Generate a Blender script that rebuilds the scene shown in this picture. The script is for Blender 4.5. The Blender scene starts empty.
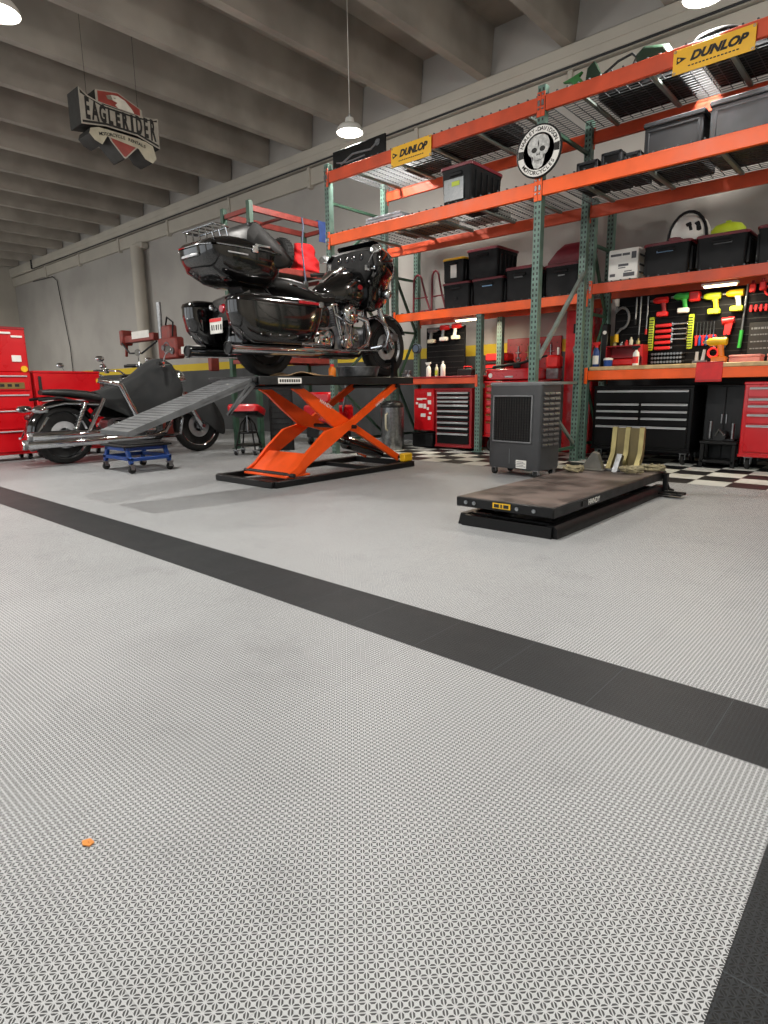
EXPOSURE = -0.88
import bpy, bmesh, math, random
from mathutils import Vector, Matrix
COL = bpy.context.scene.collection
rnd = random.Random(11)
PI = math.pi
def rad(a): return a * PI / 180

# ------------------------------------------------------------------ mesh builder
class MB:
    def __init__(s):
        s.v = []; s.f = []; s.fm = []; s.M = Matrix(); s.mi = 0
    def at(s, loc=(0, 0, 0), rx=0, ry=0, rz=0):
        s.M = Matrix.Translation(loc) @ Matrix.Rotation(rad(rz), 4, 'Z') @ Matrix.Rotation(rad(ry), 4, 'Y') @ Matrix.Rotation(rad(rx), 4, 'X')
        return s
    def home(s): s.M = Matrix(); return s
    def put(s, vs, fs):
        o = len(s.v)
        s.v += [tuple(s.M @ Vector(p)) for p in vs]
        s.f += [tuple(i + o for i in f) for f in fs]
        s.fm += [s.mi] * len(fs)
        return s
    def box(s, x0, y0, z0, x1, y1, z1, b=0.0):
        if x0 > x1: x0, x1 = x1, x0
        if y0 > y1: y0, y1 = y1, y0
        if z0 > z1: z0, z1 = z1, z0
        if b <= 0:
            vs = [(x, y, z) for x in (x0, x1) for y in (y0, y1) for z in (z0, z1)]
            return s.put(vs, [(0, 1, 3, 2), (4, 6, 7, 5), (0, 4, 5, 1), (2, 3, 7, 6), (0, 2, 6, 4), (1, 5, 7, 3)])
        b = min(b, (x1 - x0) * .49, (y1 - y0) * .49, (z1 - z0) * .49)
        vs = []; idx = {}
        X = (x0, x1); Y = (y0, y1); Z = (z0, z1); I = (x0 + b, x1 - b); J = (y0 + b, y1 - b); K = (z0 + b, z1 - b)
        for i in (0, 1):
            for j in (0, 1):
                for k in (0, 1):
                    for a, p in ((0, (X[i], J[j], K[k])), (1, (I[i], Y[j], K[k])), (2, (I[i], J[j], Z[k]))):
                        idx[i, j, k, a] = len(vs); vs.append(p)
        g = lambda i, j, k, a: idx[i, j, k, a]
        fs = []
        for i in (0, 1): fs.append((g(i, 0, 0, 0), g(i, 1, 0, 0), g(i, 1, 1, 0), g(i, 0, 1, 0)))
        for j in (0, 1): fs.append((g(0, j, 0, 1), g(1, j, 0, 1), g(1, j, 1, 1), g(0, j, 1, 1)))
        for k in (0, 1): fs.append((g(0, 0, k, 2), g(1, 0, k, 2), g(1, 1, k, 2), g(0, 1, k, 2)))
        for i in (0, 1):
            for j in (0, 1): fs.append((g(i, j, 0, 0), g(i, j, 1, 0), g(i, j, 1, 1), g(i, j, 0, 1)))
            for k in (0, 1): fs.append((g(i, 0, k, 0), g(i, 1, k, 0), g(i, 1, k, 2), g(i, 0, k, 2)))
        for j in (0, 1):
            for k in (0, 1): fs.append((g(0, j, k, 1), g(1, j, k, 1), g(1, j, k, 2), g(0, j, k, 2)))
        for i in (0, 1):
            for j in (0, 1):
                for k in (0, 1): fs.append((g(i, j, k, 0), g(i, j, k, 1), g(i, j, k, 2)))
        return s.put(vs, fs)
    def bar(s, p0, p1, w, h, b=0.0, up=(0, 0, 1)):
        """a rectangular bar from p0 to p1, w across, h along 'up'"""
        p0 = Vector(p0); p1 = Vector(p1); d = p1 - p0; L = d.length; d.normalize()
        u = Vector(up); r = d.cross(u)
        if r.length < 1e-4: r = d.cross(Vector((1, 0, 0)))
        r.normalize(); u = r.cross(d)
        old = s.M
        s.M = old @ Matrix(((d.x, r.x, u.x, p0.x), (d.y, r.y, u.y, p0.y), (d.z, r.z, u.z, p0.z), (0, 0, 0, 1)))
        s.box(0, -w / 2, -h / 2, L, w / 2, h / 2, b)
        s.M = old; return s
    def loft(s, rings, cap=True, closed=True):
        n = len(rings[0]); vs = [p for r in rings for p in r]; fs = []
        m = n if closed else n - 1
        for a in range(len(rings) - 1):
            for i in range(m):
                j = (i + 1) % n
                fs.append((a * n + i, a * n + j, (a + 1) * n + j, (a + 1) * n + i))
        if cap and closed:
            fs.append(tuple(range(n - 1, -1, -1))); o = (len(rings) - 1) * n
            fs.append(tuple(range(o, o + n)))
        return s.put(vs, fs)
    def tube(s, pts, r, n=8, closed=False, caps=True):
        P = [Vector(p) for p in pts]; m = len(P)
        R = r if isinstance(r, (list, tuple)) else [r] * m
        T = []
        for i in range(m):
            if closed: t = P[(i + 1) % m] - P[i - 1]
            else: t = P[min(i + 1, m - 1)] - P[max(i - 1, 0)]
            T.append(t.normalized())
        a = Vector((0, 0, 1)) if abs(T[0].z) < .9 else Vector((1, 0, 0))
        nrm = T[0].cross(a).normalized(); rings = []
        for i in range(m):
            nrm = (nrm - T[i] * nrm.dot(T[i])).normalized(); bn = T[i].cross(nrm)
            rings.append([tuple(P[i] + (nrm * math.cos(2 * PI * k / n) + bn * math.sin(2 * PI * k / n)) * R[i]) for k in range(n)])
        if closed: rings.append(rings[0])
        return s.loft(rings, cap=caps and not closed)
    def cyl(s, p0, p1, r0, r1=None, n=16):
        return s.tube([p0, p1], [r0, r0 if r1 is None else r1], n)
    def lathe(s, prof, n=24, c=(0, 0, 0), axis='Z', a0=0, a1=360):
        rings = []; full = abs(a1 - a0) >= 360; m = n if full else n + 1
        for r, z in prof:
            ring = []
            for k in range(m):
                t = rad(a0) + rad(a1 - a0) * k / n
                x, y = r * math.cos(t), r * math.sin(t)
                p = {'Z': (x, y, z), 'Y': (x, z, y), 'X': (z, x, y)}[axis]
                ring.append((p[0] + c[0], p[1] + c[1], p[2] + c[2]))
            rings.append(ring)
        return s.loft(rings, cap=full, closed=full)
    def ring(s, c, R, r, axis='Y', n=32, k=8):
        pts = []
        for i in range(n):
            t = 2 * PI * i / n; a, b = R * math.cos(t), R * math.sin(t)
            pts.append({'Z': (c[0] + a, c[1] + b, c[2]), 'Y': (c[0] + a, c[1], c[2] + b), 'X': (c[0], c[1] + a, c[2] + b)}[axis])
        return s.tube(pts, r, k, closed=True)
    def ball(s, c, r, n=14, m=9):
        if not isinstance(r, (tuple, list)): r = (r, r, r)
        rings = []
        for i in range(m + 1):
            t = PI * i / m; q = max(math.sin(t), .02)
            rings.append([(c[0] + r[0] * q * math.cos(2 * PI * k / n), c[1] + r[1] * q * math.sin(2 * PI * k / n), c[2] + r[2] * math.cos(t)) for k in range(n)])
        return s.loft(rings)
    def prism(s, poly, d0, d1, plane='xz'):
        def mp(u, v, d): return {'xz': (u, d, v), 'xy': (u, v, d), 'yz': (d, u, v)}[plane]
        return s.loft([[mp(u, v, d0) for u, v in poly], [mp(u, v, d1) for u, v in poly]])
    def build(s, name, mat, parent=None, smooth=40, loc=None, rz=0):
        me = bpy.data.meshes.new(name)
        me.from_pydata(s.v, [], s.f)
        bm = bmesh.new(); bm.from_mesh(me)
        bmesh.ops.recalc_face_normals(bm, faces=bm.faces)
        bm.to_mesh(me); bm.free()
        for m in (mat if isinstance(mat, (list, tuple)) else [mat]): me.materials.append(m)
        me.polygons.foreach_set('material_index', s.fm)
        if smooth:
            me.polygons.foreach_set('use_smooth', [True] * len(me.polygons))
            me.set_sharp_from_angle(angle=rad(smooth))
        o = bpy.data.objects.new(name, me); COL.objects.link(o)
        if parent: o.parent = parent
        if loc: o.location = loc
        if rz: o.rotation_euler = (0, 0, rad(rz))
        return o

def tag(o, label=None, cat=None, group=None, kind=None):
    if label: o['label'] = label
    if cat: o['category'] = cat
    if group: o['group'] = group
    if kind: o['kind'] = kind
    return o
def thing(name, label, cat, loc=(0, 0, 0), rz=0, group=None):
    o = bpy.data.objects.new(name, None); COL.objects.link(o)
    o.empty_display_size = .1
    o.location = loc; o.rotation_euler = (0, 0, rad(rz))
    return tag(o, label, cat, group)
def dup(root, loc=None, rz=None, label=None, group=None):
    r = root.copy(); COL.objects.link(r)
    if loc is not None: r.location = loc
    if rz is not None: r.rotation_euler = (0, 0, rad(rz))
    if label: r['label'] = label
    if group: r['group'] = group
    for ch in list(root.children):
        c = ch.copy(); COL.objects.link(c); c.parent = r
        for g in list(ch.children):
            d = g.copy(); COL.objects.link(d); d.parent = c
    return r
def struct(name, mb, m, smooth=40):
    return tag(mb.build(name, m, None, smooth), kind='structure')
def arc(c, R, a0, a1, n, plane='xz', y=0):
    out = []
    for i in range(n + 1):
        t = rad(a0 + (a1 - a0) * i / n); a, b = c[0] + R * math.cos(t), c[1] + R * math.sin(t)
        out.append({'xz': (a, y, b), 'xy': (a, b, y), 'yz': (y, a, b)}[plane])
    return out
def sup(c, a, b, plane, d, n=28, e=3.0):
    """superellipse ring"""
    out = []
    for i in range(n):
        t = 2 * PI * i / n; ct, st = math.cos(t), math.sin(t)
        u = c[0] + a * math.copysign(abs(ct) ** (2 / e), ct); v = c[1] + b * math.copysign(abs(st) ** (2 / e), st)
        out.append({'xy': (u, v, d), 'xz': (u, d, v), 'yz': (d, u, v)}[plane])
    return out
def text(body, size, M, mat, name, parent, ext=.002, shear=0, offset=0, sx=1.0, spacing=1.0):
    cu = bpy.data.curves.new(name, 'FONT'); cu.body = body; cu.size = size; cu.align_x = 'CENTER'; cu.align_y = 'CENTER'
    cu.extrude = ext; cu.shear = shear; cu.offset = offset; cu.space_character = spacing; cu.resolution_u = 3
    o = bpy.data.objects.new(name, cu); COL.objects.link(o)
    bpy.context.view_layer.update()
    me = bpy.data.meshes.new_from_object(o.evaluated_get(bpy.context.evaluated_depsgraph_get()))
    bpy.data.objects.remove(o); bpy.data.curves.remove(cu)
    me.transform(M @ Matrix.Diagonal((sx, 1, 1, 1)))
    me.materials.clear(); me.materials.append(mat); me.name = name
    o = bpy.data.objects.new(name, me); COL.objects.link(o)
    if parent: o.parent = parent
    return o
def join_meshes(name, objs, parent):
    """several built meshes become one part"""
    bm = bmesh.new(); mats = []
    for o in objs:
        me = o.data
        if me.materials[0] not in mats: mats.append(me.materials[0])
        k = mats.index(me.materials[0]); n0 = len(bm.faces)
        bm.from_mesh(me); bm.faces.ensure_lookup_table()
        for f in bm.faces[n0:]: f.material_index = k
    me = bpy.data.meshes.new(name); bm.to_mesh(me); bm.free()
    for m in mats: me.materials.append(m)
    for o in objs:
        d = o.data; bpy.data.objects.remove(o); bpy.data.meshes.remove(d)
    o = bpy.data.objects.new(name, me); COL.objects.link(o)
    if parent: o.parent = parent
    return o

# ------------------------------------------------------------------ node expressions
class E:
    """a scalar socket with arithmetic"""
    def __init__(s, nt, sock): s.nt = nt; s.k = sock
    def _m(s, op, *a, clamp=False):
        n = s.nt.nodes.new('ShaderNodeMath'); n.operation = op; n.use_clamp = clamp
        for i, q in enumerate((s,) + a):
            if isinstance(q, E): s.nt.links.new(q.k, n.inputs[i])
            else: n.inputs[i].default_value = q
        return E(s.nt, n.outputs[0])
    def __add__(s, o): return s._m('ADD', o)
    def __sub__(s, o): return s._m('SUBTRACT', o)
    def __mul__(s, o): return s._m('MULTIPLY', o)
    def __truediv__(s, o): return s._m('DIVIDE', o)
    def lt(s, o): return s._m('LESS_THAN', o)
    def gt(s, o): return s._m('GREATER_THAN', o)
    def fl(s): return s._m('FLOOR')
    def fr(s): return s._m('FRACT')
    def ab(s): return s._m('ABSOLUTE')
    def mn(s, o): return s._m('MINIMUM', o)
    def mx(s, o): return s._m('MAXIMUM', o)
    def mod2(s): return (s * .5).fr() * 2
    def inv(s): return (s * -1) + 1
    def ss(s, a, b):
        n = s.nt.nodes.new('ShaderNodeMapRange'); n.interpolation_type = 'SMOOTHSTEP'
        s.nt.links.new(s.k, n.inputs[0]); n.inputs[1].default_value = a; n.inputs[2].default_value = b
        return E(s.nt, n.outputs[0])
def lin(c):
    if isinstance(c, str):
        c = c.lstrip('#'); c = [int(c[i:i + 2], 16) / 255 for i in (0, 2, 4)]
        return tuple(x / 12.92 if x <= .04045 else ((x + .055) / 1.055) ** 2.4 for x in c)
    return tuple(c)
def newmat(name):
    m = bpy.data.materials.new(name); m.use_nodes = True; nt = m.node_tree
    return m, nt, nt.nodes['Principled BSDF']
def coords(nt, kind='Object'):
    t = nt.nodes.new('ShaderNodeTexCoord'); x = nt.nodes.new('ShaderNodeSeparateXYZ')
    nt.links.new(t.outputs[kind], x.inputs[0])
    return t.outputs[kind], E(nt, x.outputs[0]), E(nt, x.outputs[1]), E(nt, x.outputs[2])
def noise(nt, vec, scale, detail=3, rough=.5):
    n = nt.nodes.new('ShaderNodeTexNoise'); n.inputs['Scale'].default_value = scale
    n.inputs['Detail'].default_value = detail; n.inputs['Roughness'].default_value = rough
    nt.links.new(vec, n.inputs['Vector']); return E(nt, n.outputs['Fac'])
def mixc(nt, fac, a, b):
    n = nt.nodes.new('ShaderNodeMix'); n.data_type = 'RGBA'
    if isinstance(fac, E): nt.links.new(fac.k, n.inputs[0])
    else: n.inputs[0].default_value = fac
    for i, q in ((6, a), (7, b)):
        if isinstance(q, tuple): n.inputs[i].default_value = (*q, 1)
        else: nt.links.new(q, n.inputs[i])
    return n.outputs[2]
MATS = {}
def mat(name, col, rough=.5, metal=0.0, coat=0.0, var=.12, scale=9, bump=0.0, bscale=80, spec=.5, emit=0, alpha=None):
    if name in MATS: return MATS[name]
    m, nt, p = newmat(name); c = lin(col)
    v, x, y, z = coords(nt); n = noise(nt, v, scale)
    f = n.ss(.3, .7)
    nt.links.new(mixc(nt, f, tuple(q * (1 - var) for q in c), tuple(min(1, q * (1 + var)) for q in c)), p.inputs['Base Color'])
    r = (f * (.25 * rough)) + rough * .875
    nt.links.new(r.k, p.inputs['Roughness'])
    p.inputs['Metallic'].default_value = metal; p.inputs['Coat Weight'].default_value = coat
    p.inputs['Coat Roughness'].default_value = .05; p.inputs['Specular IOR Level'].default_value = spec
    if bump:
        b = nt.nodes.new('ShaderNodeBump'); b.inputs['Strength'].default_value = bump; b.inputs['Distance'].default_value = .002
        nt.links.new(noise(nt, v, bscale).k, b.inputs['Height']); nt.links.new(b.outputs[0], p.inputs['Normal'])
    if emit:
        p.inputs['Emission Color'].default_value = (*c, 1); p.inputs['Emission Strength'].default_value = emit
    if alpha: p.inputs['Transmission Weight'].default_value = alpha
    MATS[name] = m; return m
# ------------------------------------------------------------------ materials
black_gloss = mat('black gloss paint', '#0a0a0b', .12, coat=1, var=.1)
black_semi = mat('black satin paint', '#0c0c0d', .42, spec=.3, bump=.05)
panel_black = mat('black tool panel', '#08080a', .65, spec=.15)
black_plas = mat('black plastic', '#111214', .58, spec=.28, bump=.1)
black_vinyl = mat('black vinyl', '#131313', .45, bump=.35, bscale=140)
rubber = mat('tyre rubber', '#141414', .75, bump=.15)
chrome = mat('chrome', '#d9dbde', .07, 1, var=.03)
alu = mat('machined aluminium', '#9d9fa2', .3, 1, var=.12, scale=20)
steel = mat('brushed steel', '#8e9092', .34, 1, var=.15, scale=30)
darksteel = mat('dark steel', '#2b2c2d', .5, .6, var=.25)
cast = mat('engine casting', '#85868a', .36, .85, var=.25, scale=25)
lift_orange = mat('lift orange powder coat', '#f0520d', .38, var=.06, bump=.1)
beam_orange = mat('rack beam orange', '#f65d10', .42, var=.09, scale=4, bump=.1)
beam_worn = mat('rack beam worn orange red', '#cb4a24', .5, var=.14, scale=4, bump=.1)
red_paint = mat('red enamel', '#c60d18', .3, coat=.4, var=.06, scale=3)
red_dark = mat('deep red enamel', '#8e1119', .42, var=.1, scale=4)
red_plas = mat('red plastic', '#cf1c1c', .45)
maroon = mat('maroon plastic', '#6d1523', .45, var=.12)
rust_red = mat('maroon rack paint', '#7d2f27', .55, var=.2, scale=12)
green_dark = mat('dark green rack paint', '#2c4a3a', .5, var=.2, scale=8)
blue_paint = mat('blue enamel', '#123f86', .42, var=.15)
white_plas = mat('white plastic', '#dcdad3', .5, var=.05)
cream = mat('cream plastic', '#cfc9b0', .5)
paper = mat('white label paper', '#e6e4de', .7, var=.04)
yellow = mat('yellow plastic', '#e6b411', .5)
lime = mat('yellow green plastic', '#b6c92a', .5)
tool_green = mat('green tool plastic', '#2f9c3c', .45)
gray_plas = mat('dark grey plastic', '#3b3c3e', .5, bump=.15, var=.1)
gray_light = mat('mid grey plastic', '#6b6d6f', .5)
gray_cab = mat('grey storage plastic', '#282a2d', .65, var=.15, scale=5, spec=.2)
clear_plas = mat('clear plastic film', '#b9c0c6', .22, var=.25, scale=6)
cardboard = mat('cardboard', '#a98a66', .8, var=.15)
wood = mat('plywood', '#c3a678', .55, var=.16, scale=14)
fabric = mat('grey cover cloth', '#1b1d1e', .85, var=.25, scale=5, bump=.3, bscale=300)
red_cloth = mat('red cloth', '#d21f22', .8, var=.2, scale=12, bump=.4, bscale=90)
blue_cloth = mat('blue cloth', '#2b3f72', .8, var=.2)
banner_y = mat('yellow banner vinyl', '#eeb41c', .45, var=.04)
ink = mat('black ink', '#15130f', .6, var=.05)
strap_tan = mat('tan webbing', '#847b5f', .8, var=.3, scale=40)
amber = mat('amber lens', '#d8741a', .2)
glass_dk = mat('dark lens', '#101113', .08)
mesh_dark = mat('black wire', '#1c1c1d', .5, .3)
wire_zinc = mat('galvanised wire', '#545658', .5, .6, var=.2, scale=20)
conc_light = mat('painted wall band', '#b0aa9e', .8, var=.06, scale=2, bump=.2)
disc_alu = mat('bright brake disc', '#b9bbbd', .45, .55)
chest_black = mat('black tool chest enamel', '#060607', .35, spec=.2)
zinc = mat('zinc strut', '#7f8a84', .45, .4)
lens_on = mat('lit lamp lens', '#fff6e4', .4, emit=14)
strip_on = mat('lit strip lens', '#ffe2b0', .4, emit=16)
red_lens = mat('red lens', '#a3121c', .15, coat=.5)
teal_tank = mat('dark green paint', '#16301f', .35, coat=.3)
leaf_green = mat('bright green paint', '#2c6d33', .45)
orange_bit = mat('orange scrap', '#d98a3c', .7)

def floor_mat(name, bar, hole, rough, stain, spec=.4, seamk=.4):
    m, nt, p = newmat(name); p.inputs['Specular IOR Level'].default_value = spec; v, x, y, z = coords(nt)
    s = .01108; u = x / s; w = y / s
    fu, fw = u.fr(), w.fr()
    du = (fu - .5).ab(); dw = (fw - .5).ab()
    edge = (du.mx(dw))                                       # .5 on a rib, 0 mid cell
    par = (u.fl() + w.fl()).mod2().gt(.5)
    a = fu + fw - 1; b = fu - fw
    d = a * par + b * par.inv(); e = b * par + a * par.inv()  # e across the fins, d along them
    fin = ((e.ab() * 1.55).fr() - .5).ab()
    open_ = fin.ss(.37, .25) * edge.ss(.44, .38) * d.ab().ss(.95, .75)
    tx = ((x / .3048).fr() - .5).ab().mx(((y / .3048 + 0.062).fr() - .5).ab())
    seam = tx.ss(.4935, .4985)
    n1 = noise(nt, v, .55, 5, .6); n2 = noise(nt, v, 3.1, 5, .65); n3 = noise(nt, v, 22, 4, .6)
    cellid = nt.nodes.new('ShaderNodeTexWhiteNoise'); cellid.noise_dimensions = '2D'
    cb = nt.nodes.new('ShaderNodeCombineXYZ')
    nt.links.new((x / .3048).fl().k, cb.inputs[0]); nt.links.new((y / .3048 + .062).fl().k, cb.inputs[1])
    nt.links.new(cb.outputs[0], cellid.inputs['Vector']); tile = E(nt, cellid.outputs['Value'])
    n4 = noise(nt, v, 1.4, 6, .7)
    dirt = (n1.ss(.50, .72) * .55 + n2.ss(.55, .78) * .45 + n3.ss(.6, .8) * .25 + n4.ss(.60, .66) * .25) * stain
    base = mixc(nt, tile * .5, tuple(q * .93 for q in bar), bar)
    base = mixc(nt, dirt._m('MINIMUM', 1.0), base, tuple(q * .55 for q in bar))
    base = mixc(nt, open_ * .97, base, hole)
    base = mixc(nt, seam * .3, base, tuple(q * seamk for q in bar))
    nt.links.new(base, p.inputs['Base Color'])
    nt.links.new(((n2 * .2) + (rough - .1)).k, p.inputs['Roughness'])
    bp = nt.nodes.new('ShaderNodeBump'); bp.inputs['Strength'].default_value = .35; bp.inputs['Distance'].default_value = .002
    nt.links.new((open_.inv() * .8 + seam.inv() * .4).k, bp.inputs['Height']); nt.links.new(bp.outputs[0], p.inputs['Normal'])
    return m
floor_grey = floor_mat('grey vented floor tile', (.465, .478, .487), (.02, .021, .022), .5, .75)
floor_black = floor_mat('black vented floor tile', (.018, .021, .024), (.003, .003, .003), .5, -.4, .22, 5.0)
def checker_mat():
    m, nt, p = newmat('checkered floor tile'); v, x, y, z = coords(nt)
    k = ((x / .3048).fl() + (y / .3048 + .062).fl()).mod2().gt(.5)
    n = noise(nt, v, 4, 5)
    wh = mixc(nt, n.ss(.35, .75), (.62, .63, .59), (.44, .46, .40))
    tx = ((x / .3048).fr() - .5).ab().mx(((y / .3048 + .062).fr() - .5).ab())
    c = mixc(nt, k, wh, (.008, .008, .009))
    c = mixc(nt, tx.ss(.49, .497) * .8, c, (.01, .01, .01))
    nt.links.new(c, p.inputs['Base Color']); p.inputs['Roughness'].default_value = .42; p.inputs['Specular IOR Level'].default_value = .3
    return m
floor_check = checker_mat()
def wall_mat():
    m, nt, p = newmat('painted block wall'); v, x, y, z = coords(nt)
    n = noise(nt, v, 1.1, 5); n2 = noise(nt, v, 35, 3)
    c = mixc(nt, n.ss(.35, .7), (.385, .365, .335), (.335, .315, .29))
    zz = z + (n2 - .5) * .012
    stripe = zz.gt(1.33) * zz.lt(1.49)
    c = mixc(nt, zz.lt(1.33), c, (.052, .054, .056))
    c = mixc(nt, stripe, c, (.62, .44, .025))
    nt.links.new(c, p.inputs['Base Color']); p.inputs['Roughness'].default_value = .75
    b = nt.nodes.new('ShaderNodeBump'); b.inputs['Strength'].default_value = .12; b.inputs['Distance'].default_value = .004
    nt.links.new(n2.k, b.inputs['Height']); nt.links.new(b.outputs[0], p.inputs['Normal'])
    return m
wall_paint = wall_mat()
plain_wall = mat('plain wall paint', '#a8a297', .8, var=.06, scale=1.3, bump=.15)
concrete = mat('ceiling concrete', '#968f85', .9, var=.2, scale=1.4, bump=.4, bscale=25)
def post_mat(name, col):
    m, nt, p = newmat(name); v, x, y, z = coords(nt)
    n = noise(nt, v, 9, 4)
    c = mixc(nt, n.ss(.35, .75), col, tuple(q * .65 for q in col))
    dz = ((z / .0508).fr() - .5).ab() * .0508; dx = (x.ab() - .019).ab()
    dy = (y.ab() - .012).ab()
    hole = dz.lt(.013) * dx.lt(.0085)
    c = mixc(nt, hole, c, (.012, .014, .013))
    nt.links.new(c, p.inputs['Base Color']); p.inputs['Roughness'].default_value = .45
    return m
post_green = post_mat('green punched rack post', (.125, .215, .175))
def mesh_tag(name, dark, light, sx, sz):
    """printed marks on a white sheet: small dark runs"""
    m, nt, p = newmat(name); v, x, y, z = coords(nt)
    r = (z / sz).fr().gt(.45); q = noise(nt, v, sx, 2).gt(.52)
    nt.links.new(mixc(nt, r * q, light, dark), p.inputs['Base Color']); p.inputs['Roughness'].default_value = .6
    return m
# ------------------------------------------------------------------ setting
XL, XR, YB, YW, ZS = -24.0, 5.0, -5.5, 8.0, 5.62
T = .3048; SY0, SY1, CY, SX0, SX1 = 1.5051, 1.8099, 5.7723, -.118, .187
mb = MB()
def quad(m, x0, y0, x1, y1):
    mb.mi = m; mb.put([(x0, y0, 0), (x1, y0, 0), (x1, y1, 0), (x0, y1, 0)], [(0, 1, 2, 3)])
quad(0, XL, YB, SX0 - .008, SY0); quad(1, SX0, YB, SX1, SY0); quad(0, SX1 + .008, YB, XR, SY0)
quad(1, SX0 - .008, YB, SX0, SY0); quad(1, SX1, YB, SX1 + .008, SY0)
quad(1, XL, SY0, XR, SY1)
quad(0, XL, SY1, XR, CY)
quad(0, XL, CY, -6.1, YW); quad(2, -6.1, CY, XR, YW)
struct('floor', mb, [floor_grey, floor_black, floor_check], 0)
mb = MB(); mb.box(XL, YW, 0, XR, YW + .2, ZS); struct('wall_back', mb, wall_paint, 0)
mb = MB(); mb.box(XL - .2, YB, 0, XL, YW + .2, ZS); struct('wall_left', mb, plain_wall, 0)
mb = MB(); mb.box(XR, YB, 0, XR + .2, YW + .2, ZS); struct('wall_right', mb, plain_wall, 0)
# unseen wall behind the photographer: roll-up openings added to fill the room with daylight
mb = MB(); mb.box(XL, YB - .2, 0, -23, YB, ZS); mb.box(-23, YB - .2, 3.9, 3.5, YB, ZS); mb.box(-14, YB - .2, 0, -12.8, YB, 3.9); mb.box(3.5, YB - .2, 0, XR, YB, ZS); mb.box(-6.2, YB - .2, 0, -5, YB, 3.9)
struct('wall_front', mb, plain_wall, 0)
mb = MB(); mb.box(XL, YB, ZS, XR, YW, ZS + .15); struct('ceiling', mb, concrete, 0)
k = 0; x = XL + .6
beam_xs = [-3.9 - 1.22 * i for i in range(-7, 17)]
for x in beam_xs:
    if not XL + .2 < x < XR - .2: continue
    mb = MB(); mb.prism([(x - .065, 5.0), (x + .065, 5.0), (x + .12, ZS + .01), (x - .12, ZS + .01)], YB, YW - .02, 'xz')
    tag(struct('ceiling_beam', mb, concrete, 0))
# ledge that carries the beams, its recessed band with straps, the conduit
mb = MB(); mb.box(XL, YW - .13, 4.76, XR, YW, 4.995, .01); mb.box(XL, YW - .11, 4.72, XR, YW, 4.77); mb.box(XL, YW - .14, 4.86, XR, YW, 4.872)
struct('trim_1', mb, conc_light, 0)
mb = MB(); mb.box(XL, YW - .07, 4.43, XR, YW, 4.70, .006)
struct('trim_2', mb, conc_light, 0)
sx = -21.0; i = 0
while sx < -2:
    mb = MB(); mb.box(sx - .035, YW - .10, 4.38, sx + .035, YW, 4.72, .008); mb.cyl((sx, YW - .115, 4.5), (sx, YW - .09, 4.5), .018)
    tag(mb.build('wall_strap', conc_light), kind='structure'); sx += 2.45
mb = MB(); mb.tube([(-21.9, YW - .15, 5.0), (-21.9, YW - .15, 4.735)], .03); mb.tube([(-21.9, YW - .135, 4.735), (XR, YW - .135, 4.735)], .014)
struct('trim_3', mb, darksteel)
mb = MB(); mb.tube([(-22.2, YW - .05, 4.4), (-20.6, YW - .05, 4.35), (-20.3, YW - .05, 4.2), (-19.9, YW - .04, 2.2), (-19.9, YW - .04, 1.3)], .014)
tag(mb.build('wall_cable', darksteel), 'thin dark cable running down the wall at the far end', 'cable')
mb = MB(); mb.cyl((-14.95, YW - .20, .0), (-14.95, YW - .20, 4.32), .15, n=20); mb.box(-15.2, YW - .2, 4.28, -14.7, YW - .01, 4.42, .02); mb.box(-15.15, YW - .4, 0, -14.75, YW - .01, .08, .02)
tag(mb.build('downpipe', conc_light), 'tall pale round pipe standing against the wall behind the red arm machine', 'pipe')

# ------------------------------------------------------------------ racks
def column_mesh(h):
    m = MB(); w = .038; t = .004
    m.box(-w, -w, 0, w, -w + t, h); m.box(-w, -w, 0, -w + t, w, h); m.box(w - t, -w, 0, w, w, h)
    m.box(-w, w - t, 0, -w + .022, w, h); m.box(w - .022, w - t, 0, w, w, h)
    m.box(-.06, -.06, 0, .06, .075, .008); return m
_cols = {}
def column(root, x, y, h, name='upright_post'):
    if h not in _cols:
        o = column_mesh(h).build(name, post_green, root, 0); _cols[h] = o
    else:
        o = _cols[h].copy(); o.name = name; COL.objects.link(o); o.parent = root
    o.location = (x, y, 0); return o
def braces(root, x, y0, y1, h, m=green_dark):
    zs = [.18]
    while zs[-1] + .75 < h: zs.append(zs[-1] + .75)
    for i, z in enumerate(zs):
        b = MB(); b.box(x - .016, y0, z - .016, x + .016, y1, z + .016); b.build('horizontal_brace', m, root)
        if i < len(zs) - 1:
            b = MB(); a, c = (y0, y1) if i % 2 else (y1, y0)
            b.bar((x, a, z), (x, c, zs[i + 1]), .03, .03); b.build('diagonal_brace', m, root)
def beam(root, x0, x1, y, z0, z1, m, clips=True, front=True, name='beam'):
    b = MB(); d = .02 if front else -.02
    b.box(x0 + .042, y - .02, z0, x1 - .042, y + .02, z1 - .012, .004)
    b.box(x0 + .042, y - (.02 if front else -.004), z1 - .02, x1 - .042, y + (-.004 if front else .02), z1, .003)
    o = b.build(name, m, root)
    if clips:
        for xx in (x0 + .021, x1 - .021):
            c = MB(); c.box(xx - .019, y - .028 if front else y + .0, z0 - .045, xx + .022, y - .022 if front else y + .028, z1 + .035, .003)
            cc = c.build('end_connector', m, o)
    return o
def pins(root, x, y, z0, z1):
    b = MB()
    for sgn in (-1, 1):
        for zz in (z0 + .02, z1 + .01): b.cyl((x + sgn * .02, y - .036, zz), (x + sgn * .02, y - .024, zz), .009, n=8)
        b.box(x + sgn * .02 - .012, y - .035, (z0 + z1) / 2 - .02, x + sgn * .02 + .012, y - .026, (z0 + z1) / 2 + .03, .003)
    b.build('safety_pin', steel, root)
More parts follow.
